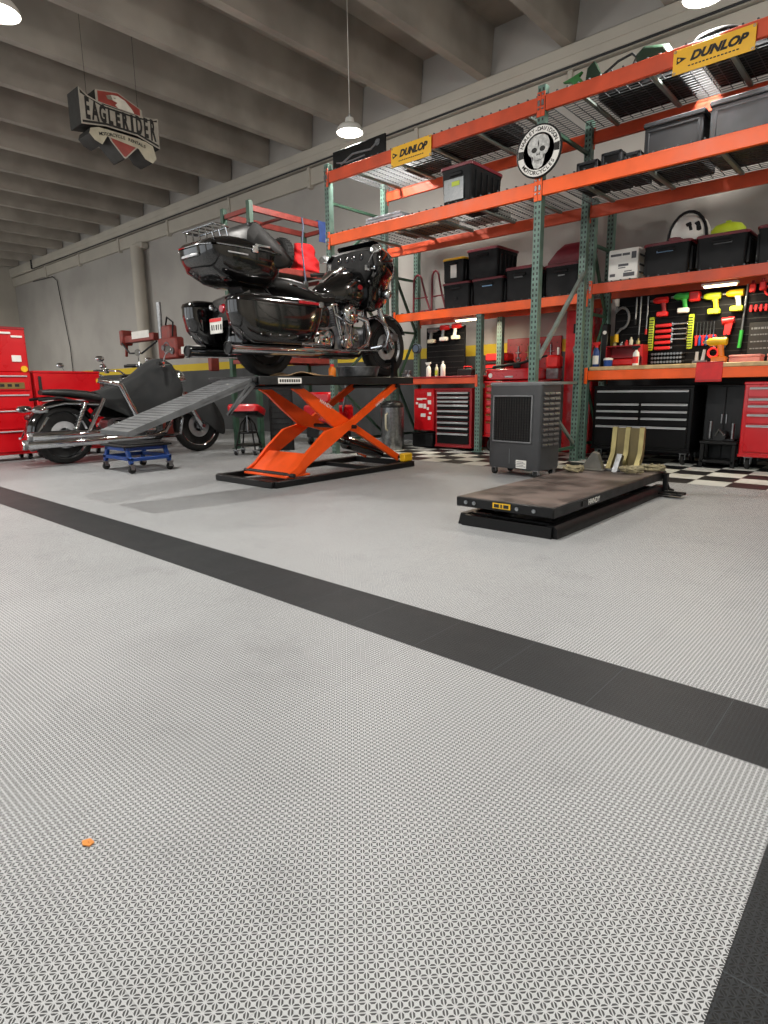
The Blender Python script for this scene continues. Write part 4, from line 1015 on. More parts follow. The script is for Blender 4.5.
for x, y, w, d, h, m, lab in ((-5.0, 6.3, .7, .4, .10, cardboard, 'flat cardboard carton lying on the left half of the middle shelf'), (-4.2, 6.45, .5, .3, .08, paper, 'flat white carton behind the tote on the middle shelf'), (-2.5, 5.93, .5, .28, .025, paper, 'flat white board lying on the middle shelf behind the front beam'), (-1.9, 5.94, .5, .26, .03, cardboard, 'flat brown carton on the middle shelf in front of the large grey bin'), (-1.4, 5.93, .36, .28, .025, paper, 'flat white carton on the middle shelf in front of the glossy bin')):
    b = MB(); b.box(-w / 2, 0, 0, w / 2, d, h, .004); b.box(-w / 2 + .02, d * .45, h, w / 2 - .02, d * .55, h + .0015)
    tag(b.build('flat_carton', m, None, 40, (x, y, Z2)), lab, 'box', 'flat cartons on the wire shelves')
# top shelf
for x, y, w, d, h, m, lab in ((-4.2, 6.1, .9, .55, .16, black_plas, 'dark flat case on the top shelf behind the small yellow banner'), (-5.05, 6.35, .5, .4, .2, darksteel, 'dark box at the back of the top shelf, left bay'), (-2.35, 6.2, .75, .55, .12, black_plas, 'dark flat case on the top shelf right of the middle posts'), (-1.50, 6.2, .6, .55, .12, gray_cab, 'grey flat case on the top shelf above the glossy bin')):
    t = thing('flat_case', lab, 'case', (x, y, Z1), 0, 'flat cases on the top shelf')
    b = MB(); b.box(-w / 2, 0, 0, w / 2, d, h, .02); b.build('body', m, t)
    b = MB(); b.box(-w / 2 - .004, -.004, h * .48, w / 2 + .004, d + .004, h * .55, .003); b.box(-.06, -.02, h * .3, .06, 0, h * .42, .006); b.build('latch_band', darksteel, t)
b = MB(); b.box(-.32, 0, 0, .30, .02, .22, .004); o = b.build('panel', black_semi, None)
t = thing('display_board', 'long dark board with grey pipe drawing standing at the left end of the top shelf', 'board', (-5.50, 5.80, Z1)); o.parent = t; o.scale = (1.42, 1, 1); o.name = 'panel'
b = MB(); b.tube([(-.3, -.004, .05), (-.1, -.004, .12), (.2, -.004, .10), (.34, -.004, .17)], .012, 6); b.tube([(-.38, -.004, .08), (-.2, -.004, .05), (.1, -.004, .06)], .009, 6); b.cyl((.3, -.006, .15), (.3, .0, .15), .035, n=16); b.build('drawing', gray_light, t)
t = thing('motorcycle_bodywork', 'green and dark motorcycle bodywork with tube frame lying on the top shelf', 'bodywork', (-2.60, 5.80, Z1))
b = MB(); b.prism([(-.30, .08), (-.22, .06), (-.16, -.0), (-.10, .03), (-.15, .09), (-.12, .12), (-.20, .10)], .02, .06); b.build('green_bracket', leaf_green, t)
b = MB(); b.prism([(-.10, .0), (.02, .0), (.06, .04), (.02, .10), (-.02, .18), (-.08, .14)], .05, .12); b.build('green_fin', teal_tank, t)
b = MB(); b.tube([(-.2, .1, .012), (.0, .1, .04), (.18, .1, .13), (.30, .1, .15), (.34, .1, .11), (.30, .1, .03)], .011, 8); b.tube([(.3, .1, .03), (.5, .1, .012)], .011, 8); b.build('tube_frame', darksteel, t)
b = MB(); b.loft([[(x, y, z) for x, z in ((.34 + s_, 0), (.36 + s_, .10 - s_), (.42, .145 - s_), (.62 - s_, .10 - s_), (.68 - s_, .0))] for y, s_ in ((.0, .03), (.04, 0), (.24, 0), (.3, .04))]); b.build('tank_shell', teal_tank, t, 50)
m = MB(); m.loft([sup((0, 0), a, c_, 'xy', z, 26, 2.3) for z, a, c_ in ((0, .2, .17), (.03, .2, .17), (.07, .17, .15), (.095, .1, .09), (.10, .02, .02))])
tag(m.build('dome', black_plas, None, 60, (-1.63, 5.95, Z1)), 'dark rounded dome behind the large yellow banner', 'dome')

# ------------------------------------------------------------------ signs
def banner(x0, x1, z0, z1, label):
    t = thing('banner_sign', label, 'sign', ((x0 + x1) / 2, 5.705, (z0 + z1) / 2), 0, 'yellow banners on the top beam')
    w, h = x1 - x0, z1 - z0
    b = MB(); b.box(-w / 2, -.006, -h / 2, w / 2, .001, h / 2, .002); b.build('panel', banner_y, t)
    F = Matrix.Translation((.07 * w, -.008, .06 * h)) @ Matrix.Rotation(rad(90), 4, 'X')
    lo = text('DUNLOP', h * .47, Matrix(), ink, 'lettering', t, .0012, .35, h * .024)
    xs = [v_.co.x for v_ in lo.data.vertices]; wd = max(xs) - min(xs)
    lo.data.transform(F @ Matrix.Diagonal((.70 * w / wd, 1, 1, 1)) @ Matrix.Translation((-(max(xs) + min(xs)) / 2, 0, 0)))
    b = MB(); cx = -w * .40
    b.prism([(cx - .05 * w, -.09 * h), (cx + .075 * w, .06 * h), (cx - .05 * w, .21 * h)], -.009, -.006); b.lathe([(.105 * h, -.0095), (.105 * h, -.006), (0, -.006), (0, -.0095)], 20, (cx - .02 * w, 0, .06 * h), 'Y'); 
    b.build('arrow_mark', ink, t)
    b = MB(); b.lathe([(.06 * h, -.011), (.06 * h, -.009), (0, -.009), (0, -.011)], 16, (cx - .02 * w, 0, .06 * h), 'Y'); b.build('arrow_dot', banner_y, t)
    b = MB()
    for i in range(14): b.box(-w * .30 + i * w * .045, -.0075, -.30 * h, -w * .30 + i * w * .045 + w * .03, -.006, -.25 * h)
    b.build('small_print', ink, t)
    b = MB()
    for sx_ in (-1, 1):
        for sz in (-1, 1): b.ring((sx_ * w * .475, -.007, sz * h * .43), .008, .003, 'Y', 12, 5)
    b.build('grommets', steel, t)
banner(-4.905, -4.335, 3.32, 3.525, 'small yellow tyre brand banner hanging from the top beam, left bay')
banner(-1.885, -1.30, 3.318, 3.497, 'large yellow tyre brand banner hanging from the top beam, right bay')
# round skull sign on the middle post
t = thing('round_sign', 'round black and white skull sign hung high on the middle rack post', 'sign', (-3.05, 5.695, 3.045)); t.scale = (1.1,) * 3
b = MB(); b.lathe([(.0, .012), (.20, .012), (.212, .004), (.212, -.004), (.20, -.01), (.0, -.01)], 48, axis='Y'); b.build('disc', ink, t)
b = MB(); b.lathe([(.145, -.012), (.145, -.0105), (.198, -.0105), (.198, -.012), (.145, -.012)], 48, axis='Y'); rg = b.build('ring_band', paper, t)
b = MB()
for a in (0, 180):
    pts = [(q * math.cos(rad(a + da)), q * math.sin(rad(a + da))) for q, da in ((.147, -11), (.197, -10), (.197, 10), (.147, 11))]
    b.prism(pts, -.0135, -.0118)
b.build('band_block', ink, t)
def arc_text(body, R, a_mid, step, size, flip, parent):
    obs = []
    for i, ch in enumerate(body):
        a = a_mid + (-(i - (len(body) - 1) / 2) * step if not flip else (i - (len(body) - 1) / 2) * step)
        F = Matrix.Translation((R * math.cos(rad(a)), -.013, R * math.sin(rad(a)))) @ Matrix.Rotation(rad(90), 4, 'X') @ Matrix.Rotation(rad(a - 90 + (180 if flip else 0)), 4, 'Z')
        if ch != ' ': obs.append(text(ch, size, F, ink, 'letter', None, .0006, 0, .0008))
    return obs
lt = arc_text('HARLEY-DAVIDSON', .171, 90, 9.6, .045, False, t) + arc_text('MOTORCYCLES', .171, 270, 10.5, .045, True, t)
join_meshes('ring_lettering', lt, t)
b = MB()
sk = [(x * 1.12, z * 1.1) for x, z in [(0, .118), (.04, .113), (.075, .09), (.092, .05), (.09, .01), (.075, -.02), (.055, -.035), (.05, -.075), (.035, -.115), (0, -.128)]]
b.prism(sk + [(-x, z) for x, z in sk[-2:0:-1]], -.016, -.0105); skull = b.build('skull', mat('silver skull relief', '#b9b9b6', .4, .3, var=.25, scale=40), t)
b = MB()
for sx_ in (-1, 1):
    b.loft([sup((sx_ * .038, .012), .026, .021, 'xz', y, 18, 2) for y in (-.0175, -.016)])
    b.prism([(sx_ * .012, -.012), (sx_ * .002, -.03), (sx_ * .016, -.034)], -.0175, -.016)
    b.prism([(sx_ * .062, -.03), (sx_ * .05, -.04), (sx_ * .045, -.07), (sx_ * .05, -.07)], -.0175, -.016)
for i in range(7): b.box(-.034 + i * .0105, -.0175, -.088, -.032 + i * .0105, -.016, -.06)
b.box(-.034, -.0175, -.075, .034, -.016, -.072)
b.prism([(0, .03), (.006, .055), (0, .09), (-.006, .055)], -.0175, -.016); b.build('skull_features', ink, t)
b = MB(); b.ring((0, -.011, 0), .205, .006, 'Y', 48, 6); b.build('rim', darksteel, t)

# hanging club style logo lightbox (face looks along +x)
t = thing('hanging_sign', 'dark boxed motorcycle dealer logo with pale lettering hanging below the ceiling beams', 'sign', (-8.0, 4.12, 4.12))
def yz(pts, d0, d1): return MB().prism(pts, d0, d1, 'yz')
WL = .50
bandp = [(-WL, .30), (-WL + .1, .235), (-.2, .185), (.2, .185), (WL - .06, .21), (WL, .235), (WL, -.13), (.2, -.05), (-.2, -.05), (-WL, -.10)]
shield_t = [(-.30, .20), (-.30, .33), (-.02, .38), (.29, .27), (.29, .19)]
shield_b = [(-.22, -.08), (-.16, -.2), (0, -.36), (.02, -.36), (.18, -.2), (.24, -.08)]
ribbon = [(-.40, -.12), (-.30, -.085), (.30, -.09), (.40, -.12), (.44, -.26), (.38, -.33), (.28, -.30), (.20, -.20), (-.20, -.16), (-.27, -.27), (-.36, -.24), (-.42, -.18)]
def grow(p, k): 
    cx = sum(a for a, _ in p) / len(p); cz = sum(b_ for _, b_ in p) / len(p)
    return [(cx + (a - cx) * k, cz + (c_ - cz) * k) for a, c_ in p]
dk = mat('sign box side', '#24231f', .6)
b = MB()
for p, k in ((bandp, 1), (shield_t, 1), (shield_b, 1), (ribbon, 1)): b.prism(p, -.31, 0, 'yz')
b.build('sign_box', dk, t)
silver = mat('sign silver face', '#9a9488', .5); sred = mat('sign brick red face', '#86352c', .5); 
b = MB(); b.prism(bandp, 0, .006, 'yz'); b.prism(shield_t, 0, .004, 'yz'); b.prism(shield_b, 0, .004, 'yz'); b.build('face_border', silver, t)
b = MB(); b.prism(grow(shield_t, .90), .003, .0055, 'yz'); b.build('upper_shield', sred, t)
b = MB(); b.prism(grow(shield_b, .86), .003, .0065, 'yz'); b.build('lower_shield', sred, t)
b = MB(); b.prism([(-WL + .015, .27), (-WL + .1, .215), (-.2, .17), (.2, .17), (WL - .06, .19), (WL - .015, .21), (WL - .015, .185), (.2, .15), (-.2, .15), (-WL + .015, .235)], .006, .009, 'yz')
b.prism([(-WL + .015, -.08), (-.2, -.035), (.2, -.035), (WL - .015, -.11), (WL - .015, -.085), (.2, -.012), (-.2, -.012), (-WL + .015, -.055)], .006, .009, 'yz'); b.build('face_line', ink, t)
b = MB(); b.prism(grow(ribbon, 1.0), .006, .010, 'yz'); b.build('ribbon', mat('sign ribbon cream', '#aaa38e', .5), t)
obs = []; word = 'EAGLERIDER'
for i, ch in enumerate(word):
    q = -1 + 2 * (i + .5) / len(word); hgt = .165 + .085 * abs(q) ** 1.6 + (.012 if q > 0 else 0); zc = .068 + .012 * -q * abs(q) 
    F = Matrix.Translation((.0105, q * .462, zc)) @ Matrix.Rotation(rad(90), 4, 'Z') @ Matrix.Rotation(rad(90), 4, 'X') @ Matrix.Rotation(0, 4, 'Z')
    obs.append(text(ch, hgt * 1.36, F, ink, 'letter', None, .002, 0, .011, .070 / (hgt * 1.36 * (.62 if ch != 'I' else .42))))
join_meshes('lettering', obs, t)
obs = []; word = 'MOTORCYCLE RENTALS'
for i, ch in enumerate(word):
    q = -1 + 2 * (i + .5) / len(word)
    if ch == ' ': continue
    F = Matrix.Translation((.0125, q * .30, -.125 - .035 * q * q)) @ Matrix.Rotation(rad(90), 4, 'Z') @ Matrix.Rotation(rad(90), 4, 'X') @ Matrix.Rotation(rad(-q * 12), 4, 'Z')
    obs.append(text(ch, .052, F, ink, 'letter', None, .001, 0, .001))
join_meshes('ribbon_lettering', obs, t)
b = MB(); b.prism([(-.17, .30), (-.10, .325), (-.02, .335), (.07, .31), (.15, .24), (.18, .20), (-.02, .20), (-.06, .225), (-.03, .26), (-.09, .27)], .006, .011, 'yz'); b.build('bird_head', mat('sign bird white', '#cfc9bb', .5), t)
b = MB(); b.prism([(-.17, .30), (-.105, .32), (-.09, .27), (-.15, .265)], .0105, .0125, 'yz'); b.box(.0105, -.075, .295, .0125, -.05, .305); b.build('bird_beak', mat('sign beak grey', '#7d7668', .5), t)
b = MB()
for y in (-.35, .3): b.cyl((-.12, y, .25), (-.12, y, 1.5), .0025, n=6)
b.build('hanger', darksteel, t)
# ------------------------------------------------------------------ tool chests
def caster(root, x, y, r=.055, m=None):
    c = MB(); c.box(x - .035, y - .03, 2 * r + .008, x + .035, y + .03, 2 * r + .018); c.box(x - .028, y - .02, r, x - .022, y + .02, 2 * r + .01); c.box(x + .022, y - .02, r, x + .028, y + .02, 2 * r + .01)
    o = c.build('caster', steel, root)
    w = MB(); w.lathe([(r * .4, -.018), (r * .9, -.018), (r, -.01), (r, .01), (r * .9, .018), (r * .4, .018), (r * .4, -.018)], 20, (x, y, r), 'X'); w.build('caster_wheel', m or rubber, o)
def chest(name, label, loc, w, d, h, rows, body, face, pull, z0=.13, rz=0, wheels=True, group=None, full=True, top=None):
    """rows: list of (height, n columns) from the top down; front faces -y"""
    t = thing(name, label, 'tool chest', loc, rz, group)
    b = MB(); b.box(-w / 2, .0, z0, w / 2, d, h, .008); b.box(-w / 2 - .006, -.012, z0, w / 2 + .006, d, z0 + .03, .006); b.box(-w / 2 - .006, -.012, h - .03, w / 2 + .006, d + .003, h, .008)
    b.build('cabinet', body, t)
    if top:
        b = MB(); b.box(-w / 2 - .004, -.01, h, w / 2 + .004, d, h + .012, .004); b.build('top_mat', top, t)
    m = .035; z = h - .045; tot = sum(r[0] for r in rows); k = (z - z0 - .05) / tot
    for hh, n in rows:
        hh *= k; cw = (w - 2 * m) / n
        for c in range(n):
            x0 = -w / 2 + m + c * cw + .004; x1 = x0 + cw - .008
            q = MB(); q.box(x0, -.016, z - hh + .004, x1, .012, z - .004, .004); dr = q.build('drawer', face, t)
            q = MB(); q.box(x0 + .01, -.034, z - .026, x1 - .01, -.0165, z - .008, .005); q.box(x0 + .01, -.034, z - .030, x1 - .01, -.030, z - .012, .002); q.build('handle', pull, dr)
        z -= hh
    if wheels:
        for x in (-w / 2 + .08, w / 2 - .08):
            for y in (.07, d - .07): caster(t, x, y, (z0 - .02) / 2)
    return t
pull = mat('brushed pull strip', '#d4d6d8', .45, .45, var=.05)
chest('tool_chest', 'wide black tool chest with long silver pulls under the right worktop', (-2.41, 7.06, 0), 1.09, .50, .862, [(1.6, 1), (.85, 2), (.85, 2), (1.05, 2), (2.6, 1)], chest_black, chest_black, pull, group=None)
chest('tool_chest', 'red tool chest with silver pulls at the right edge under the worktop', (-1.0, 7.06, 0), .80, .50, .885, [(1.1, 1), (.7, 1), (.9, 2), (1.1, 1), (2.9, 1)], red_paint, red_paint, pull)
chest('tool_chest', 'red tool chest with black drawers under the left bench', (-4.97, 7.06, 0), .62, .46, .855, [(.8, 1), (.7, 1), (.7, 1), (1, 1), (1, 1), (1, 1), (1, 1), (1.0, 1), (2.0, 1)], red_dark, chest_black, pull, z0=.03, wheels=False)
t = chest('tool_chest', 'tall red tool chest behind the grey cooler', (-4.13, 7.1, 0), .72, .5, .94, [(1, 1), (1, 1), (1.2, 1), (1.2, 1), (1.2, 1), (2, 1)], red_paint, red_paint, mat('brass toned pull', '#a8743f', .35, .8), z0=.2)
t2 = thing('top_chest', 'red top chest with white round sticker standing on the tall red tool chest', 'tool chest', (-4.13, 7.12, .954))
b = MB(); b.box(-.35, 0, 0, .35, .42, .14, .012); b.box(-.352, -.004, .10, .352, .424, .142, .01); b.build('cabinet', red_paint, t2)
b = MB(); b.lathe([(.03, -.009), (.03, -.004), (0, -.004), (0, -.009)], 20, (-.28, 0, .06), 'Y'); b.build('sticker', paper, t2)
b = MB(); b.box(-.06, -.012, .03, .06, 0, .05, .004); b.build('handle', pull, t2)
# side box with stickers
t = thing('side_cabinet', 'red side cabinet covered in white stickers beside the left bench drawers', 'cabinet', (-5.49, 7.06, .25))
b = MB(); b.box(-.185, 0, 0, .185, .42, .605, .008); b.build('cabinet', red_paint, t)
b = MB(); b.box(-.175, -.008, .012, .175, -.0002, .592, .004); dd = b.build('door', red_paint, t)
b = MB(); rn = random.Random(5)
for x, z, w_, h_ in ((-.12, .44, .10, .03), (-.02, .45, .08, .02), (.07, .50, .07, .05), (.08, .38, .06, .06), (-.09, .33, .08, .06), (.0, .32, .05, .07), (.06, .30, .04, .04), (-.05, .20, .09, .05), (.08, .16, .05, .05), (.1, .24, .05, .03), (-.14, .38, .04, .03)):
    b.box(x, -.0105, z, x + w_, -.008, z + h_, .001)
b.build('stickers', paper, dd)
b = MB(); b.box(-.33, 0, 0, .06, .38, .21, .02); b.box(-.34, -.01, .19, .07, .39, .215, .008)
tag(b.build('floor_bin', black_plas, None, 40, (-5.42, 7.1, 0)), 'black bin on the checkered floor under the red side cabinet', 'bin')
t = thing('trash_can', 'round steel trash can with black lid at the left end of the left bench', 'bin', (-5.72, 6.62, 0))
b = MB(); b.lathe([(.0, 0), (.16, 0), (.165, .01), (.165, .60), (0, .60)], 32); b.build('body', steel, t)
b = MB(); b.lathe([(.0, .70), (.10, .69), (.155, .655), (.17, .61), (.17, .60), (0, .60)], 32); b.build('lid', black_semi, t)
b = MB(); b.tube([(.05, -.16, .28), (.05, -.2, .30), (.05, -.2, .50), (.05, -.16, .52)], .012, 8); b.build('handle', cream, t)
# red cabinet tower, maroon tool wall, small red cabinet
t = thing('red_locker', 'tall narrow red cabinet with white emblem behind the middle rack posts', 'locker', (-3.42, 7.62, 0))
b = MB(); b.box(-.19, 0, 0, .19, .3, 1.88, .012); b.build('cabinet', red_paint, t)
b = MB(); b.box(-.165, -.012, .84, .165, 0, 1.84, .006); d1 = b.build('door', red_paint, t)
b = MB(); b.box(-.165, -.012, .06, .165, 0, .80, .006); b.build('door', red_paint, t)
b = MB(); b.ring((0, -.015, 1.32), .065, .012, 'Y', 24, 6); b.box(-.012, -.018, 1.25, .012, -.012, 1.39); b.box(-.07, -.018, 1.30, .07, -.012, 1.33); b.build('emblem', gray_light, d1)
b = MB(); b.box(-.08, -.016, 1.52, .08, -.012, 1.64, .004); b.box(-.05, -.016, 1.70, .05, -.012, 1.73); b.build('door_plate', black_semi, d1)
t = thing('tool_board', 'dark red perforated tool board on the wall behind the tall red chests', 'board', (-4.25, 7.968, .94))
b = MB(); b.box(-.42, 0, 0, .42, .03, .60, .006); b.build('panel', red_dark, t)
b = MB()
for i in range(9):
    for j in range(6): b.cyl((-.36 + .09 * i, -.002, .06 + .09 * j), (-.36 + .09 * i, .002, .06 + .09 * j), .008, n=6)
b.build('hole_rows', ink, t)
def hang(name, label, cat, loc, parts, group=None, ry=0):
    t = thing(name, label, cat, loc, 0, group)
    for n, m, f in parts:
        b = MB(); b.at((0, 0, 0), ry=ry); f(b); b.build(n, m, t)
    return t
for i, (x, z) in enumerate(((-4.48, 1.34), (-4.32, 1.34), (-4.14, 1.36), (-3.98, 1.34))):
    hang('hanging_tool', ['small steel clamp at the left of the dark red tool board', 'brass handled hook second on the dark red tool board', 'steel spring hook third on the dark red tool board', 'steel puller at the right of the dark red tool board'][i], 'tool', (x, 7.955, z),
         [('shaft', brass if i == 1 else steel, lambda b: (b.cyl((0, 0, -.09), (0, 0, .09), .008, n=8), b.cyl((-.05, 0, .0), (.05, 0, .0), .006, n=8))), ('hook', steel, lambda b: b.ring((0, 0, -.09), .03, .006, 'Y', 16, 6))], 'tools on the dark red board')
hang('red_box', 'red machine box under the dark red tool board, right of the tall red chest', 'box', (-3.69, 7.48, 1.09), [('body', red_plas, lambda b: b.box(-.09, -.06, 0, .10, .08, .17, .03)), ('spout', white_plas, lambda b: b.cyl((.08, -.05, .17), (.08, -.05, .26), .014, n=10)), ('foot', steel, lambda b: b.box(-.08, -.05, -.13, .09, .07, .0, .004))])
hang('long_tool', 'long black tool lying across the tall red chest', 'tool', (-4.0, 7.10, 1.10), [('barrel', black_plas, lambda b: b.tube([(-.36, 0, .02), (.05, 0, .06), (.38, .05, .14)], [.022, .018, .012], 10)), ('grip', black_plas, lambda b: (b.box(-.06, -.02, -.0, .04, .02, .05, .01), b.box(-.02, -.015, -.0, .02, .015, .035, .006)))])
t = thing('red_case', 'red tool case with white print on the wall left of the dark red tool board', 'case', (-4.62, 7.62, 1.19))
b = MB(); b.box(-.20, 0, -.13, .16, .2, .0, .02); b.box(-.20, 0, .03, .16, .2, .14, .02); b.build('body', red_plas, t)
b = MB(); b.box(-.18, -.006, -.09, .13, 0, -.06); b.box(-.20, -.01, .0, .16, .2, .03); b.build('band', ink, t)
b = MB(); b.box(-.17, -.004, -.12, -.04, 0, -.10); b.box(-.02, -.004, -.12, .12, .0, -.10); b.build('print', paper, t)
b = MB(); b.box(-.21, .0, -.17, .17, .22, -.13, .004); b.bar((-.18, .1, -.17), (-.18, .1, -.245), .03, .03); b.bar((.13, .1, -.17), (.13, .1, -.245), .03, .03); b.build('shelf_bracket', steel, t)
# ------------------------------------------------------------------ tool walls
def pegboard(x0, x1, z0, z1, y, label):
    t = thing('pegboard', label, 'board', ((x0 + x1) / 2, y, z0))
    w, h = (x1 - x0) / 2, z1 - z0
    b = MB(); b.box(-w, 0, 0, w, .018, h, .003); b.build('panel', panel_black, t)
    b = MB()
    nx = int(2 * w / .10); nz = int(h / .08)
    for j in range(nz): b.box(-w + .02, -.002, .05 + j * .08, w - .02, .0005, .056 + j * .08)
    b.build('slot_rows', ink, t)
    return t
pegboard(-5.78, -5.08, 1.022, 1.74, 7.5, 'black tool panel behind the left bench with three drills hung on top')
pegboard(-2.93, -.15, 1.083, 1.875, 7.5, 'long black tool panel behind the right worktop')
YP = 7.485
def drill(loc, label, head, body, batt, s=1.0, rz=90, tilt=0, group='cordless drills hung on the tool panels'):
    t = thing('cordless_drill', label, 'drill', loc, rz, group)
    M_ = lambda: MB().at((0, 0, 0), ry=tilt)
    b = M_(); b.tube([(-.08 * s, 0, 0), (-.075 * s, 0, 0), (.02 * s, 0, 0), (.06 * s, 0, 0), (.085 * s, 0, 0)], [.028 * s, .036 * s, .038 * s, .034 * s, .02 * s], 14); b.build('motor_housing', head, t)
    b = M_(); b.cyl((.085 * s, 0, 0), (.12 * s, 0, 0), .018 * s, .012 * s, 12); b.build('chuck', steel, t)
    b = M_(); b.loft([sup((-.035 * s + dx * s, 0), a * s, .02 * s, 'xy', z * s, 16, 3) for z, a, dx in ((-.03, .032, .01), (-.07, .024, 0), (-.13, .024, -.01))]); b.build('handle', body, t)
    b = M_(); b.box(-.085 * s, -.036 * s, -.185 * s, .035 * s, .036 * s, -.13 * s, .008); b.build('battery', batt, t)
    b = M_(); b.box(-.005 * s, -.008 * s, -.06 * s, .008 * s, .008 * s, -.035 * s, .003); b.build('trigger', black_plas, t)
    return t
drill((-5.62, 7.45, 1.70), 'leftmost of three drills hung above the left bench, grey and cream', gray_light, gray_light, cream, 1.0, 0)
drill((-5.40, 7.45, 1.72), 'middle of three drills hung above the left bench, red headed', red_plas, steel, white_plas, 1.0, 0)
drill((-5.19, 7.45, 1.73), 'rightmost of three drills hung above the left bench, pink lit head', red_plas, white_plas, cream, 1.0, 0)
drill((-2.40, YP - .04, 1.80), 'red drill hung on the long tool panel, left of the green one', red_plas, red_dark, red_plas, .95, 180)
drill((-2.18, YP - .04, 1.82), 'green drill hung on the long tool panel', tool_green, tool_green, white_plas, .95, 180)
drill((-1.87, YP - .04, 1.79), 'yellow drill hung under the shelf lamp, left of two', lime, yellow, lime, 1.0, 180)
drill((-1.655, YP - .04, 1.80), 'pale yellow drill hung under the shelf lamp, right of two', yellow, cream, lime, 1.0, 180)
hang('red_charger', 'small red block hung between the green and yellow drills', 'charger', (-2.05, YP - .03, 1.81), [('body', red_plas, lambda b: b.box(-.055, -.04, -.055, .055, .045, .05, .012)), ('face', red_dark, lambda b: b.box(-.04, -.045, -.03, .04, -.039, .03, .003))])
hang('hose_reel', 'grey hose loop with tan cuff hung at the left end of the long tool panel', 'hose', (-2.86, YP - .045, 1.62), [('hose', gray_light, lambda b: b.tube([(-.03, 0, .16)] + [(.03 + .085 * math.cos(rad(a)), 0, .02 + .12 * math.sin(rad(a))) for a in range(150, -100, -20)] + [(-.02, 0, -.16)], .014, 8)), ('nozzle', white_plas, lambda b: b.tube([(-.04, 0, .24), (-.03, 0, .16)], [.03, .02], 10)), ('cuff', yellow, lambda b: b.tube([(-.02, 0, -.16), (-.02, 0, -.25)], [.022, .028], 10))])
# long silver bars hung vertically
for i, (x, z0, z1) in enumerate(((-2.68, 1.62, 1.86), (-2.63, 1.44, 1.87), (-2.55, 1.5, 1.86))):
    hang('extension_bar', ['short steel bar hung left of the red tool holder', 'long steel bar with dark grip hung left of the yellow rule', 'middle steel bar hung left of the red drill'][i], 'bar', (x, YP - .012, 0), [('shaft', steel, lambda b: b.cyl((0, 0, z0), (0, 0, z1), .009, n=10)), ('grip', red_plas if i == 2 else black_plas, lambda b: b.cyl((0, 0, z0 - .06), (0, 0, z0), .014, n=10))], 'steel bars on the long tool panel')
hang('pry_bar', 'long steel pry bar with green handle hung right of the drills', 'bar', (-1.55, YP - .02, 0), [('shaft', steel, lambda b: b.tube([(.0, 0, 1.88), (.0, 0, 1.84), (-.015, 0, 1.42)], .011, 9)), ('handle', tool_green, lambda b: b.cyl((-.015, 0, 1.42), (-.025, 0, 1.24), .018, n=12))])
# yellow green holders
for x, lab in ((-2.49, 'yellow green bit strip left of the red wrenches'), (-2.07, 'yellow green bit strip left of the screwdrivers')):
    t = hang('bit_holder', lab, 'tool holder', (x, YP - .02, 1.255), [('rail', lime, lambda b: b.box(-.028, -.01, 0, .028, .018, .37, .006))], 'yellow green bit strips')
    b = MB()
    for j in range(12): b.box(-.024, -.016, .02 + j * .028, .024, -.0098, .03 + j * .028, .002)
    b.build('bits', darksteel, t)
for j in range(5):
    hang('red_wrench', f'{["top", "second from top", "middle", "second from bottom", "lowest"][j]} red handled tool in the stack beside the yellow green strip', 'wrench', (-2.35, YP - .02, 1.525 - j * .062), [('handle', red_plas, lambda b: b.box(-.095, -.016, -.018, .08, .014, .018, .008)), ('jaw', steel, lambda b: b.box(.08, -.01, -.012, .10, .01, .012, .003))], 'red handled tools in a stack')
for j in range(4):
    def wr(b):
        b.box(-.07, -.006, -.008, .07, .006, .008, .003); b.ring((.08, 0, 0), .016, .006, 'Y', 12, 6); b.prism([(-.07, -.008), (-.095, -.018), (-.09, -.004), (-.08, 0), (-.09, .004), (-.095, .018), (-.07, .008)], -.006, .006)
    hang('steel_wrench', f'{["top", "second", "third", "lowest"][j]} steel wrench of the four between the yellow green strips', 'wrench', (-2.18, YP - .012, 1.535 - j * .055), [('wrench', chrome, wr)], 'steel wrenches in a rack')
for j in range(3):
    hang('socket_rail', f'{["upper", "middle", "lower"][j]} dark socket rail below the red handled tools', 'socket rail', (-2.28, YP - .03, 1.215 - j * .045), [('rail', black_plas, lambda b: b.box(-.19, -.006, -.012, .17, .02, .006, .003)), ('sockets', steel, lambda b: [b.cyl((-.17 + .034 * q, -.02, -.004), (-.17 + .034 * q, -.005, -.004), .013, n=10) for q in range(10)])], 'dark socket rails')
for j in range(6):
    c = (blue_paint if j % 2 else red_plas)
    hang('screwdriver', f'{["first", "second", "third", "fourth", "fifth", "sixth"][j]} screwdriver from the left in the hanging row, {"blue" if j % 2 else "red"} handle', 'screwdriver', (-2.0 + j * .034, YP - .03, 1.40), [('blade', chrome, lambda b: b.cyl((0, 0, 0), (0, 0, .13), .0055, .004, 8)), ('ferrule', chrome, lambda b: b.cyl((0, 0, -.01), (0, 0, .012), .009, n=8)), ('handle', c, lambda b: b.tube([(0, 0, -.01), (0, 0, -.03), (0, 0, -.08), (0, 0, -.115), (0, 0, -.12)], [.010, .013, .014, .012, .005], 10))], 'screwdrivers in the hanging row')
hang('tool_rack', 'thin red rack rail holding the hanging screwdrivers', 'rack', (-1.92, YP - .018, 1.38), [('rail', red_plas, lambda b: (b.box(-.10, -.016, -.012, .115, -.004, .012, .003), b.box(-.10, -.004, -.012, -.09, .018, .012), b.box(.105, -.004, -.012, .115, .018, .012)))])
